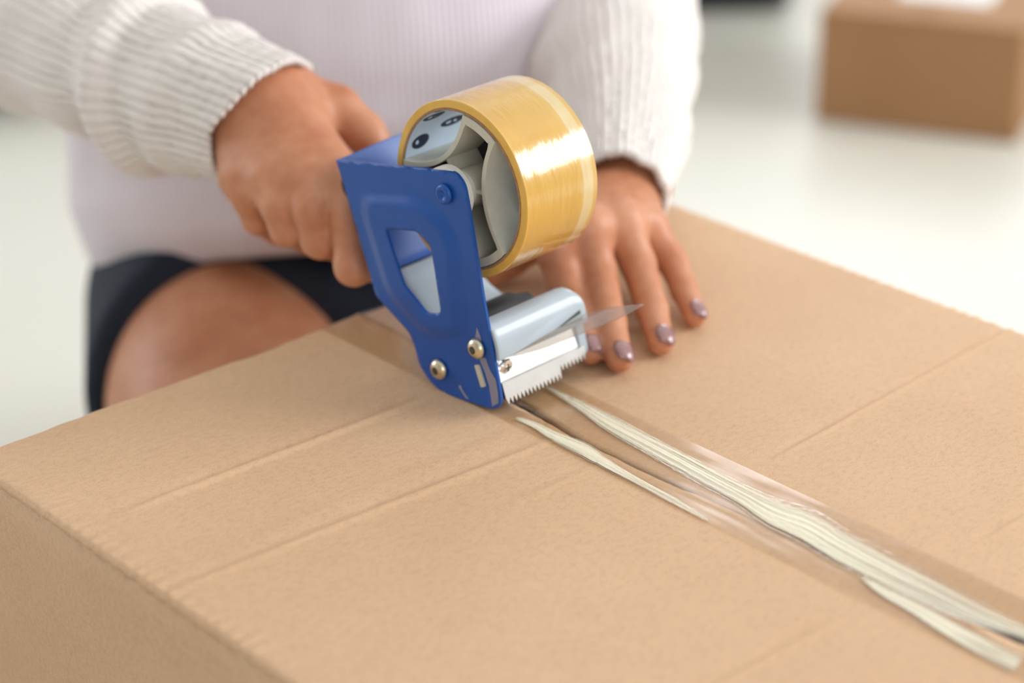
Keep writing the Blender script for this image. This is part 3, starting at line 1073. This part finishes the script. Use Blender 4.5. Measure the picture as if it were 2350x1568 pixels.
wd = roll_lathe('tape_winding', [(0.0, CORE_RO), (0.0, ROLL_R - 0.4), (0.4, ROLL_R), (12, ROLL_R + 0.03), (24, ROLL_R + 0.05), (36, ROLL_R + 0.03), (47.6, ROLL_R), (48.0, ROLL_R - 0.4), (48.0, CORE_RO)], M_GOLD)
wd.data.materials.append(M_GOLD_SIDE)
for p in wd.data.polygons:
    c = p.center
    if c.x < 0.0001 or c.x > 0.0479: p.material_index = 1
auto_smooth(wd, 30)
cr = roll_lathe('paper_core', [(-0.2, CORE_RI), (-0.2, CORE_RO - 0.05), (48.2, CORE_RO - 0.05), (48.2, CORE_RI)], M_CORE)
auto_smooth(cr, 30)
ln = roll_lathe('core_lining', [(0.4, CORE_RI - 0.06), (47.6, CORE_RI - 0.06)], M_CORE_IN, closed=False, parent=cr)
auto_smooth(ln, 30)
# printed navy ovals with pale counters on the lining
def ink(a0, w0, la, lw, mat, lift, rot=0.0):
    n = 26
    V = []
    for k in range(n):
        t = 2 * math.pi * k / n
        x, y = la * math.cos(t), lw * math.sin(t)
        x, y = x * math.cos(rot) - y * math.sin(rot), x * math.sin(rot) + y * math.cos(rot)
        r = CORE_RI - lift
        a = math.radians(a0) + x / r
        V.append(((w0 + y) * MM, -r * MM * math.cos(a), r * MM * math.sin(a)))
    mesh_obj('ink_mark', V, [tuple(range(n))], mat, cr)
for a0, w0, la, lw in ((160, 9, 4.2, 5.6), (133, 9, 3.3, 7.0), (120, 12, 3.3, 9.0), (106, 10, 4.2, 9.0), (150, 28, 3, 8), (126, 33, 3, 8), (110, 33, 3, 7)):
    ink(a0, w0, la, lw, M_NAVY_INK, 0.12)
    ink(a0, w0 - lw * 0.35, la * 0.32, lw * 0.22, M_CORE_IN, 0.18)
    ink(a0, w0 + lw * 0.25, la * 0.30, lw * 0.2, M_CORE_IN, 0.18)

# loose end of tape standing off the blade
def tape_end():
    nu, nv = 40, 16
    V, Fc = [], []
    N0, TIP, FAR = Vector((3, 29.5, 27.6)), Vector((73, 59, 41.5)), Vector((61, 29, 30))
    for i in range(nu):
        u = i / (nu - 1)
        front = N0.lerp(TIP, u) + Vector((0, 1.0 * math.sin(math.pi * u), -3.0 * math.sin(math.pi * u) - 0.5 * math.sin(9 * u)))
        base = N0.lerp(FAR, min(1, u * 1.0)) + Vector((0, -1.5 * math.sin(math.pi * u) , 0.6))
        for j in range(nv):
            v = j / (nv - 1)
            p = base.lerp(front, v) + Vector((0, 0, 1.2 * math.sin(math.pi * v) * u))
            V.append(gp(*p) + DORG - Vector(roll.location))
    for i in range(nu - 1):
        for j in range(nv - 1):
            a = i * nv + j
            Fc.append((a, a + 1, a + nv + 1, a + nv))
    R_ = Matrix.Rotation(-DYAW, 3, 'Z')
    o = mesh_obj('tape_end', [R_ @ v for v in V], Fc, M_FILM_END, roll, True)
    s = o.modifiers.new('film', 'SOLIDIFY')
    s.thickness, s.offset = 0.00035, 0
    o['label'] = 'loose clear end of the tape beside the blade'
tape_end()

# ------------------------------------------------------------------ person
def smin(a, b, k):
    h = np.clip(0.5 + 0.5 * (b - a) / k, 0, 1)
    return b * (1 - h) + a * h - k * h * (1 - h)
def cap_sdf(P, a, b, ra, rb):
    a = np.array(a, np.float32); b = np.array(b, np.float32)
    d = b - a
    L = float(d @ d) + 1e-12
    t = np.clip((P - a) @ d / L, 0, 1)
    q = P - a - t[..., None] * d
    return np.sqrt((q * q).sum(-1)) - (ra + (rb - ra) * t)
def chain(P, pts, k):
    """pts: list of (vector, radius)"""
    d = None
    for (a, ra), (b, rb) in zip(pts, pts[1:]):
        e = cap_sdf(P, a, b, ra, rb)
        d = e if d is None else smin(d, e, k)
    return d
def surface_nets(fn, lo, hi, h):
    axes = [np.arange(lo[i], hi[i] + h, h, dtype=np.float32) for i in range(3)]
    return nets(fn(np.stack(np.meshgrid(*axes, indexing='ij'), -1)), axes)
def nets(f, axes):
    """surface of the field f sampled on the (possibly uneven) grid axes"""
    s = f < 0
    c = [k - 1 for k in f.shape]
    acc = np.zeros((*c, 3), np.float32); cnt = np.zeros(c, np.int32)
    for ax in range(3):
        o1, o2 = [a for a in range(3) if a != ax]
        for i in (0, 1):
            for j in (0, 1):
                sl0 = [slice(0, c[0]), slice(0, c[1]), slice(0, c[2])]
                sl0[o1] = slice(i, i + c[o1]); sl0[o2] = slice(j, j + c[o2])
                sl1 = list(sl0); sl1[ax] = slice(1, 1 + c[ax])
                a, b = f[tuple(sl0)], f[tuple(sl1)]
                x = (a < 0) != (b < 0)
                t = np.where(x, a / np.where(a == b, 1, a - b), 0)
                p = np.zeros((*c, 3), np.float32)
                p[..., ax] = t; p[..., o1] = i; p[..., o2] = j
                acc += p * x[..., None]; cnt += x
    act = cnt > 0
    idx = -np.ones(c, np.int64)
    idx[act] = np.arange(act.sum())
    cell = np.argwhere(act)
    q = cell + acc[act] / cnt[act][:, None]
    V = np.stack([np.interp(q[:, i], np.arange(len(axes[i])), axes[i]) for i in range(3)], 1)
    F_ = []
    for ax in range(3):
        o1, o2 = (ax + 1) % 3, (ax + 2) % 3
        sl0 = [slice(1, None)] * 3; sl1 = [slice(1, None)] * 3
        sl0 = [slice(1, k) for k in c]; sl0[ax] = slice(0, c[ax])
        sl1 = list(sl0); sl1[ax] = slice(1, c[ax] + 1)
        a, b = s[tuple(sl0)], s[tuple(sl1)]
        e = np.argwhere(a != b)
        e = e + np.array([1 if k != ax else 0 for k in range(3)])
        sg = s[tuple(e.T)]
        d1 = np.zeros(3, int); d1[o1] = 1
        d2 = np.zeros(3, int); d2[o2] = 1
        q = np.stack([idx[tuple((e - d1 - d2).T)], idx[tuple((e - d2).T)], idx[tuple(e.T)], idx[tuple((e - d1).T)]], 1)
        q[~sg] = q[~sg][:, ::-1]
        F_.append(q)
    F_ = np.concatenate(F_)
    F_ = F_[(F_ >= 0).all(1)]
    return V, F_

# skeleton ---------------------------------------------------------
hipC = Vector((0.815, 1.075, 0.185))
W_R = at_d(600, 246, 1.150)
EL_R = at_d(-150, -100, 1.32)
W_L = at_d(1424, 425, 1.195)
EL_L = at_d(1395, -10, 1.40)
SH_R = Vector((0.66, 1.235, 0.62))
SH_L = Vector((0.965, 0.985, 0.62))

# right hand: closed round the grip, back of the hand to the lens
RH = {
    'index': [(at_d(764, 396, 1.112), .0116), (at_d(802, 500, 1.094), .0100), (at_d(812, 612, 1.092), .0096), (at_d(858, 606, 1.128), .0088), (at_d(868, 560, 1.148), .0080)],
    'middle': [(at_d(694, 412, 1.106), .0116), (at_d(714, 480, 1.096), .0096), (at_d(735, 550, 1.104), .0096), (at_d(790, 565, 1.140), .0092), (at_d(800, 520, 1.160), .0084)],
    'ring': [(at_d(622, 416, 1.112), .0112), (at_d(640, 470, 1.104), .0094), (at_d(661, 524, 1.112), .0092), (at_d(718, 548, 1.148), .0088), (at_d(728, 505, 1.166), .0080)],
    'pinky': [(at_d(556, 410, 1.126), .0100), (at_d(571, 455, 1.120), .0084), (at_d(592, 502, 1.130), .0082), (at_d(640, 530, 1.160), .0078), (at_d(652, 495, 1.176), .0072)],
}
RT = [(at_d(655, 235, 1.160), .0165), (at_d(772, 248, 1.158), .0118), (at_d(836, 305, 1.160), .0104), (at_d(876, 362, 1.160), .0092)]
def right_hand(P):
    palm = None
    for k, (f, r) in enumerate((('index', .0160), ('middle', .0165), ('ring', .0160), ('pinky', .0145))):
        mcp = RH[f][0][0]
        st = W_R + (mcp - W_R) * 0.10 + (RH['index'][0][0] - RH['pinky'][0][0]) * (0.14 - 0.09 * k)
        e = cap_sdf(P, st, mcp, .0175, r * 0.86)
        palm = e if palm is None else smin(palm, e, .014)
    # heel of the hand behind the grip
    e = cap_sdf(P, W_R + FWD * 0.006, W_R.lerp(RH['middle'][0][0], 0.55) + FWD * 0.012, .024, .018)
    palm = smin(palm, e, .014)
    palm = smin(palm, cap_sdf(P, W_R, W_R.lerp(EL_R, 0.5), .0240, .033), .02)
    palm = smin(palm, chain(P, RT, .006), .012)
    # web between thumb and index
    palm = smin(palm, cap_sdf(P, RT[0][0].lerp(RT[1][0], .55) + FWD * 0.010, RH['index'][0][0].lerp(W_R, .45) + FWD * 0.014, .009, .010), .010)
    fg = None
    for f in RH.values():
        e = chain(P, f, .004)
        fg = e if fg is None else smin(fg, e, .0012)
    d = smin(palm, fg, .0045)
    return d

# left hand: flat on the box, fingers towards the lens
LH = {
    'index': [(at_z(1272, 556, .341), .0112), (at_z(1297, 643, .3245), .0096), (at_z(1328, 730, .3120), .0083), (at_z(1355, 808, .3074), .0068)],
    'middle': [(at_z(1346, 524, .346), .0116), (at_z(1371, 622, .3270), .0098), (at_z(1399, 742, .3125), .0085), (at_z(1421, 824, .3076), .0070)],
    'ring': [(at_z(1424, 512, .344), .0112), (at_z(1464, 606, .3250), .0094), (at_z(1497, 712, .3120), .0082), (at_z(1516, 786, .3072), .0068)],
    'pinky': [(at_z(1482, 518, .336), .0102), (at_z(1540, 596, .3200), .0082), (at_z(1571, 668, .3105), .0072), (at_z(1595, 726, .3066), .0060)],
}
LT = [(at_z(1335, 490, .338), .0150), (at_z(1235, 540, .326), .0125), (at_z(1165, 592, .314), .0105), (at_z(1120, 625, .310), .0088)]
def left_hand(P):
    palm = None
    for k, (f, r) in enumerate((('index', .0135), ('middle', .0140), ('ring', .0135), ('pinky', .0122))):
        mcp = LH[f][0][0]
        st = W_L + (mcp - W_L) * 0.12
        e = cap_sdf(P, st, mcp, .0160, r * 0.86)
        palm = e if palm is None else smin(palm, e, .012)
    for sd in (-1, 1):
        palm = smin(palm, cap_sdf(P, W_L + RGT * .010 * sd, W_L.lerp(EL_L, 0.5), .0185, .030), .014)
    palm = smin(palm, chain(P, LT, .005), .012)
    fg = None
    for f in LH.values():
        e = chain(P, f, .003)
        fg = e if fg is None else smin(fg, e, .0016)
    return smin(palm, fg, .006)

HIP_R, HIP_L = Vector((0.755, 1.125, 0.170)), Vector((0.895, 1.03, 0.155))
KN_R, KN_L = Vector((0.603, 0.918, 0.150)), Vector((0.70, 0.905, 0.068))
NECK, HEAD = Vector((0.80, 1.115, 0.70)), Vector((0.785, 1.085, 0.83))
def body(P):
    t = cap_sdf(P, HIP_R.lerp(HIP_L, .2), HIP_R.lerp(HIP_L, .8), .10, .10)
    up = hipC + Vector((0, 0.02, 0.28))
    t = smin(t, cap_sdf(P, hipC, up, .098, .095), .04)
    t = smin(t, cap_sdf(P, SH_R.lerp(SH_L, .22) - Vector((0, 0, .05)), SH_R.lerp(SH_L, .78) - Vector((0, 0, .05)), .072, .072), .03)
    t = smin(t, cap_sdf(P, up + Vector((0, 0, .1)), HEAD, .055, .05), .03)
    for sh, el, w in ((SH_R, EL_R, W_R), (SH_L, EL_L, W_L)):
        t = smin(t, chain(P, [(sh, .036), (el, .029), (el.lerp(w, .70), .0265)], .015), .012)
    t = smin(t, chain(P, [(HIP_R, .085), (HIP_R.lerp(KN_R, .5), .076), (KN_R, .062), (Vector((0.74, 1.13, 0.055)), .045), (Vector((0.84, 1.25, .04)), .032)], .02), .03)
    t = smin(t, chain(P, [(HIP_L, .085), (HIP_L.lerp(KN_L, .5), .074), (KN_L, .058), (Vector((0.78, 1.10, 0.052)), .045), (Vector((0.93, 1.22, .04)), .032)], .02), .008)
    # head
    q = P - np.array(HEAD, np.float32)
    e = np.sqrt((q[..., 0] / .078) ** 2 + (q[..., 1] / .082) ** 2 + (q[..., 2] / .112) ** 2)
    t = smin(t, (e - 1) * .085, .02)
    nose = cap_sdf(P, HEAD + Vector((-.052, -.060, 0.015)), HEAD + Vector((-.068, -.078, -.022)), .009, .013)
    t = smin(t, nose, .008)
    return t

def build_person():
    def bounds(H, T, extra, m):
        a = np.array([tuple(p) for p in [p for f in H.values() for p, r in f] + [p for p, r in T] + extra])
        return a.min(0) - m, a.max(0) + m
    br = bounds(RH, RT, [W_R, W_R.lerp(EL_R, .22)], .030)
    bl_ = bounds(LH, LT, [W_L, W_L.lerp(EL_L, .22)], .026)
    lo, hi = np.array((0.40, 0.62, -0.02)), np.array((1.08, 1.42, 0.97))
    axes = []
    for i in range(3):                      # a fine grid where the hands are, a coarse one elsewhere
        x, out = lo[i], []
        while x < hi[i]:
            out.append(x)
            x += .0020 if (br[0][i] <= x <= br[1][i] or bl_[0][i] <= x <= bl_[1][i]) else .0085
        axes.append(np.array(out, np.float32))
    def sub(b): return tuple(slice(np.searchsorted(axes[i], b[0][i]), np.searchsorted(axes[i], b[1][i])) for i in range(3))
    f = np.empty([len(a) for a in axes], np.float32)
    for k in range(0, len(axes[0]), 24):
        f[k:k + 24] = body(np.stack(np.meshgrid(axes[0][k:k + 24], axes[1], axes[2], indexing='ij'), -1))
    for hand, b in ((right_hand, br), (left_hand, bl_)):
        sl = sub(b)
        g = np.stack(np.meshgrid(*[axes[i][sl[i]] for i in range(3)], indexing='ij'), -1)
        f[sl] = smin(f[sl], hand(g), .004)
    V, F_ = nets(f, axes)
    me = bpy.data.meshes.new('person')
    me.from_pydata(V.tolist(), [], F_.tolist())
    me.update()
    o = link('person', me, M_SKIN, None, True)
    s = o.modifiers.new('smooth', 'SMOOTH')
    s.factor, s.iterations = 0.5, 3
    return tag(o, 'person in cream knit sweater and dark shorts taping the large box', 'person')
person = build_person()

def nail(a, b, ra, rb, up, ln=0.0105, wd=52):
    """curved plate on the last joint: a -> b is the joint, 'up' the back of the finger"""
    d = (b - a).normalized()
    up = (up - d * up.dot(d)).normalized()
    sd = d.cross(up)
    V, Fc = [], []
    nu, nv = 9, 9
    L = (b - a).length
    for i in range(nu):
        u = i / (nu - 1)
        t = L - 0.0045 + (0.0045 + rb * 0.98) * u
        c = a + d * t
        rr = lerp(ra, rb, min(1, t / L)) + 0.0006
        if t > L: rr = math.sqrt(max(0.22, 1 - ((t - L) / (rb * 1.25)) ** 2)) * (rb + 0.0006)
        half = math.radians(wd) * (math.sin(math.pi * (0.18 + 0.64 * u)) ** 0.5)
        for j in range(nv):
            a_ = lerp(-half, half, j / (nv - 1))
            V.append(c + up * rr * math.cos(a_) + sd * rr * math.sin(a_))
    for i in range(nu - 1):
        for j in range(nv - 1):
            q = i * nv + j
            Fc.append((q, q + 1, q + nv + 1, q + nv))
    o = mesh_obj('fingernail', V, Fc, M_NAIL, person, True)
    s = o.modifiers.new('plate', 'SOLIDIFY')
    s.thickness, s.offset = 0.0006, 0
    return o
for k, f in LH.items():
    (a, ra), (b, rb) = f[-2], f[-1]
    nail(a, b, ra, rb, Vector((0.45, -0.30, 1.0)))

# knitted sleeves and body -----------------------------------------
def tube(name, pts, radii, mat, parent, nlen=120, nseg=184, ribs=46, rib_amp=0.0008, squash=None, folds=None, thick=0.003, seed=0, skew=0.0, upref=Vector((0, 0, 1))):
    cv = catmull(pts, nlen)
    V, Fc, UV = [], [], []
    ks = np.linspace(0, 1, len(radii))
    L = 0
    for i, p in enumerate(cv):
        t = i / (nlen - 1)
        tg = (cv[min(i + 1, nlen - 1)] - cv[max(i - 1, 0)]).normalized()
        s = tg.cross(upref).normalized()
        u = s.cross(tg)
        r = interp(t, ks, radii)
        for j in range(nseg):
            a = 2 * math.pi * j / nseg
            rr = r + rib_amp * (math.cos(a * ribs) + 0.35 * math.cos(t * 240 + math.pi * (j % 2))) + 0.0016 * nz(3 * math.cos(a), 3 * math.sin(a), t * 7 + seed) + 0.0007 * nz(14 * math.cos(a), 14 * math.sin(a), t * 40 + seed)
            if folds: rr += folds(t, a)
            V.append(p + s * rr * math.cos(a) + u * rr * math.sin(a) - tg * skew * (max(0, math.sin(a)) - 0.12) * max(0, 1 - t / 0.10))
            UV.append((j / nseg, t))
    for i in range(nlen - 1):
        for j in range(nseg):
            a, b = i * nseg + j, i * nseg + (j + 1) % nseg
            Fc.append((a, b, b + nseg, a + nseg))
    o = mesh_obj(name, V, Fc, mat, parent, True, UV)
    s = o.modifiers.new('wool', 'SOLIDIFY')
    s.thickness, s.offset = thick, -1
    return o

def folds_r(t, a):
    g = 0.0
    for c, sl, am, wd in ((0.285, 0.020, 0.0095, 0.020), (0.36, 0.03, -0.006, 0.03), (0.47, -0.03, 0.006, 0.03), (0.60, 0.04, 0.007, 0.03), (0.16, -0.02, 0.0035, 0.03)):
        d = (t - c - sl * math.sin(a + 0.6)) / wd
        g += am * math.exp(-d * d)
    return g
ax = (W_R - EL_R).normalized()
cuff_r = at_d(588, 268, 1.150)
sweater = empty('sweater', hipC)
sweater.parent = person
sweater['label'] = 'cream ribbed knit sweater'
sweater.location = (0, 0, 0)
tube('sleeve', [cuff_r + (cuff_r - at_d(430, 205, 1.17)).normalized() * 0.002, at_d(470, 224, 1.168), at_d(300, 166, 1.205), at_d(110, 66, 1.255), at_d(-150, -100, 1.32), SH_R.lerp(EL_R, .45), SH_R + Vector((.03, -.02, .02))],
     [.0345, .0372, .0412, .0430, .0480, .062, .078], M_KNIT_SLEEVE, sweater, nlen=150, folds=folds_r, seed=1, skew=0.020)
def folds_l(t, a):
    g = 0.0
    for c, sl, am, wd in ((0.22, 0.03, 0.004, 0.03), (0.36, -0.03, 0.005, 0.03), (0.5, 0.03, 0.004, 0.03)):
        d = (t - c - sl * math.sin(a)) / wd
        g += am * math.exp(-d * d)
    return g
tube('sleeve', [at_d(1412, 458, 1.170), W_L.lerp(EL_L, .22), W_L.lerp(EL_L, .60), EL_L, EL_L.lerp(SH_L, .5), SH_L + Vector((-.03, .02, .02))], [.0248, .0345, .0445, .0540, .066, .078], M_KNIT_SLEEVE, sweater, nlen=110, folds=folds_l, seed=5)

def torso():
    V, Fc, UV = [], [], []
    nlen, nseg = 90, 160
    front = -F2
    for i in range(nlen):
        t = i / (nlen - 1)
        z = lerp(0.0, 0.50, t)
        c = hipC + Vector((0, 0.015 * t, 0)) + F2 * (0.01 - 0.0 * t)
        wx = interp(t, [0, .05, .12, .3, .55, .8, .93, 1], [.168, .178, .186, .182, .172, .190, .165, .07])
        wd_ = interp(t, [0, .05, .12, .3, .55, .8, .93, 1], [.128, .140, .150, .142, .125, .115, .095, .06])
        for j in range(nseg):
            a = 2 * math.pi * j / nseg
            x, y = math.cos(a), math.sin(a)
            f = max(0, -y)
            rr = 1 + 0.030 * nz(2 * x, 2 * y, t * 5) + 0.012 * nz(7 * x, 5 * y, t * 9)
            zz = z + 0.018 + 0.054 * f * (1 - sstep(0, 0.5, t)) - 0.026 * abs(x) ** 2 * (1 - t)
            fold = 0.006 * math.sin(t * 38 + 2.0 * x) * (1 - sstep(0.05, 0.4, t)) * 0.6
            p = Vector((c.x, c.y, 0)) + R2 * (wx * x * rr) + F2 * ((wd_ + fold) * y * rr)
            p.z = hipC.z + zz
            V.append(p)
            UV.append((j / nseg, t))
    for i in range(nlen - 1):
        for j in range(nseg):
            a, b = i * nseg + j, i * nseg + (j + 1) % nseg
            Fc.append((a, b, b + nseg, a + nseg))
    o = mesh_obj('sweater_body', V, Fc, M_KNIT_BODY, sweater, True, UV)
    s = o.modifiers.new('wool', 'SOLIDIFY')
    s.thickness, s.offset = 0.004, -1
torso()

def shorts():
    def fn(P):
        t = cap_sdf(P, HIP_R.lerp(HIP_L, .05), HIP_R.lerp(HIP_L, .95), .100, .100)
        t = smin(t, cap_sdf(P, HIP_R.lerp(HIP_L, .30) - F2 * .045 + Vector((0, 0, .006)), HIP_R.lerp(HIP_L, .9) - F2 * .055, .098, .095), .02)
        # each leg ends in a slanted opening across the thigh
        for hp, kn, rr, fr, tilt in ((HIP_R, KN_R, .102, .46, Vector((-0.10, 0.06, -0.62))), (HIP_L, KN_L, .118, .92, Vector((0, 0, 0)))):
            leg = cap_sdf(P, hp, kn, rr, rr * 0.84)
            n = ((kn - hp).normalized() - tilt * 0.6).normalized()
            e = (P - np.array(hp.lerp(kn, fr), np.float32)) @ np.array(n, np.float32)
            if hp is HIP_R:                  # the inner side of this leg reaches further down
                n = ((kn - hp).normalized() - (RGT * 0.75 + Vector((0, 0, -0.45))) * 0.6).normalized()
                e = np.minimum(e, (P - np.array(hp.lerp(kn, .40), np.float32)) @ np.array(n, np.float32))
            t = smin(t, np.maximum(leg, e), .012)
        return t
    V, F_ = surface_nets(fn, (0.45, 0.83, 0.0), (1.05, 1.30, 0.33), .006)
    me = bpy.data.meshes.new('shorts')
    me.from_pydata(V.tolist(), [], F_.tolist())
    o = link('shorts', me, M_NAVY, person, True)
    s = o.modifiers.new('smooth', 'SMOOTH')
    s.factor, s.iterations = 0.5, 4
    o['label'] = 'dark navy shorts'
shorts()

def hair():
    def fn(P):
        q = P - np.array(HEAD + F2 * 0.022 + Vector((0, 0, .018)), np.float32)
        e = (np.sqrt((q[..., 0] / .092) ** 2 + (q[..., 1] / .094) ** 2 + (q[..., 2] / .118) ** 2) - 1) * .09
        e = smin(e, cap_sdf(P, HEAD + F2 * .06, HEAD + F2 * .085 + Vector((0, 0, -.2)), .06, .04), .04)
        cut = (P - np.array(HEAD, np.float32)) @ np.array(-F2 * 0.9 + Vector((0, 0, -.45)), np.float32) - .022
        return np.maximum(e, cut)
    V, F_ = surface_nets(fn, (0.66, 0.95, 0.56), (0.98, 1.32, 0.98), .007)
    me = bpy.data.meshes.new('hair')
    me.from_pydata(V.tolist(), [], F_.tolist())
    o = link('hair', me, M_HAIR, person, True)
hair()

# ------------------------------------------------------------------ background things
def parcel():
    a, b = at_z(1868, 276, 0), at_z(2332, 332, 0)
    d = (b - a); d.z = 0
    L = d.length
    dn = d.normalized()
    back = Vector((-dn.y, dn.x, 0))
    if back.dot(F2) < 0: back = -back
    root = tag(empty('parcel_box', a.lerp(b, .5) + back * 0.11), 'small brown cardboard parcel lying on the pale floor in the background', 'parcel')
    ang = math.atan2(dn.y, dn.x)
    root.rotation_euler = (0, 0, ang)
    hgt = 0.118
    dep = 0.24
    s = 1 if Vector((-math.sin(ang), math.cos(ang), 0)).dot(back) > 0 else -1
    y0, y1 = -0.11 * s, (dep - 0.11) * s
    y0, y1 = min(y0, y1), max(y0, y1)
    box_obj('box_body', (-L / 2, y0, 0), (L / 2, y1, hgt), M_CARD_BG, root, 0.003)
    for k in (0, 1):
        xa, xb = (-L / 2 + .001, -0.001) if k == 0 else (0.001, L / 2 - .001)
        box_obj('top_flap', (xa, y0 + .001, hgt), (xb, y1 - .001, hgt + 0.003), M_CARD_BG, root, 0.001)
    box_obj('paper_label', (-0.045, y0 + .075, hgt + 0.003), (0.055, y1 - .03, hgt + 0.0036), M_LABEL, root)
parcel()

def soft_block(name, size, mat, root, r=0.03, loc=(0, 0, 0)):
    o = box_obj(name, (loc[0] - size[0] / 2, loc[1] - size[1] / 2, loc[2]), (loc[0] + size[0] / 2, loc[1] + size[1] / 2, loc[2] + size[2]), mat, root)
    b = o.modifiers.new('round', 'BEVEL')
    b.width, b.segments = r, 5
    auto_smooth(o, 50)
    return o
def bench():
    c = at_z(1845, 52, 0)
    root = tag(empty('dark_bench', c + F2 * 0.24 - R2 * 0.62), 'dark charcoal low upholstered bench behind the person at the top edge', 'bench')
    root.rotation_euler = (0, 0, YAW - math.pi / 2 + math.radians(3))
    soft_block('seat_cushion', (1.25, 0.5, 0.16), M_SOFA, root, 0.03, (0, 0, 0.14))
    soft_block('bench_base', (1.2, 0.46, 0.14), M_SOFA, root, 0.01, (0, 0, 0.006))
    for x in (-.52, .52):
        for y in (-.17, .17):
            box_obj('leg', (x - .02, y - .02, 0), (x + .02, y + .02, 0.012), M_BLACK, root)
bench()
def cushion():
    c = at_z(-30, 262, 0)
    root = tag(empty('floor_cushion', c + F2 * 0.14 - R2 * 0.1), 'dark olive floor cushion at the left edge behind the elbow', 'cushion')
    root.rotation_euler = (0, 0, YAW)
    V, Fc = [], []
    seg, rows = 40, 13
    for i in range(rows):
        ph = -math.pi / 2 + math.pi * i / (rows - 1)
        for j in range(seg):
            a = 2 * math.pi * j / seg
            sq = (abs(math.cos(a)) ** 6 + abs(math.sin(a)) ** 6) ** (-1 / 6)
            r = 0.16 * sq * max(0.02, math.cos(ph)) ** 0.45
            V.append((r * math.cos(a), r * math.sin(a), 0.06 + 0.06 * math.sin(ph) * (1 + 0.1 * nz(j * .3, i * .2))))
    for i in range(rows - 1):
        for j in range(seg):
            a, b = i * seg + j, i * seg + (j + 1) % seg
            Fc.append((a, b, b + seg, a + seg))
    o = mesh_obj('cushion_cover', V, Fc, M_OLIVE, root, True)
    pv = [(0.163 * math.cos(2 * math.pi * k / 40) * (abs(math.cos(2 * math.pi * k / 40)) ** 6 + abs(math.sin(2 * math.pi * k / 40)) ** 6) ** (-1 / 6),
           0.163 * math.sin(2 * math.pi * k / 40) * (abs(math.cos(2 * math.pi * k / 40)) ** 6 + abs(math.sin(2 * math.pi * k / 40)) ** 6) ** (-1 / 6), z) for z in (0.056, 0.064) for k in range(40)]
    mesh_obj('piping', pv, [(k, (k + 1) % 40, 40 + (k + 1) % 40, 40 + k) for k in range(40)], M_OLIVE, root)
cushion()
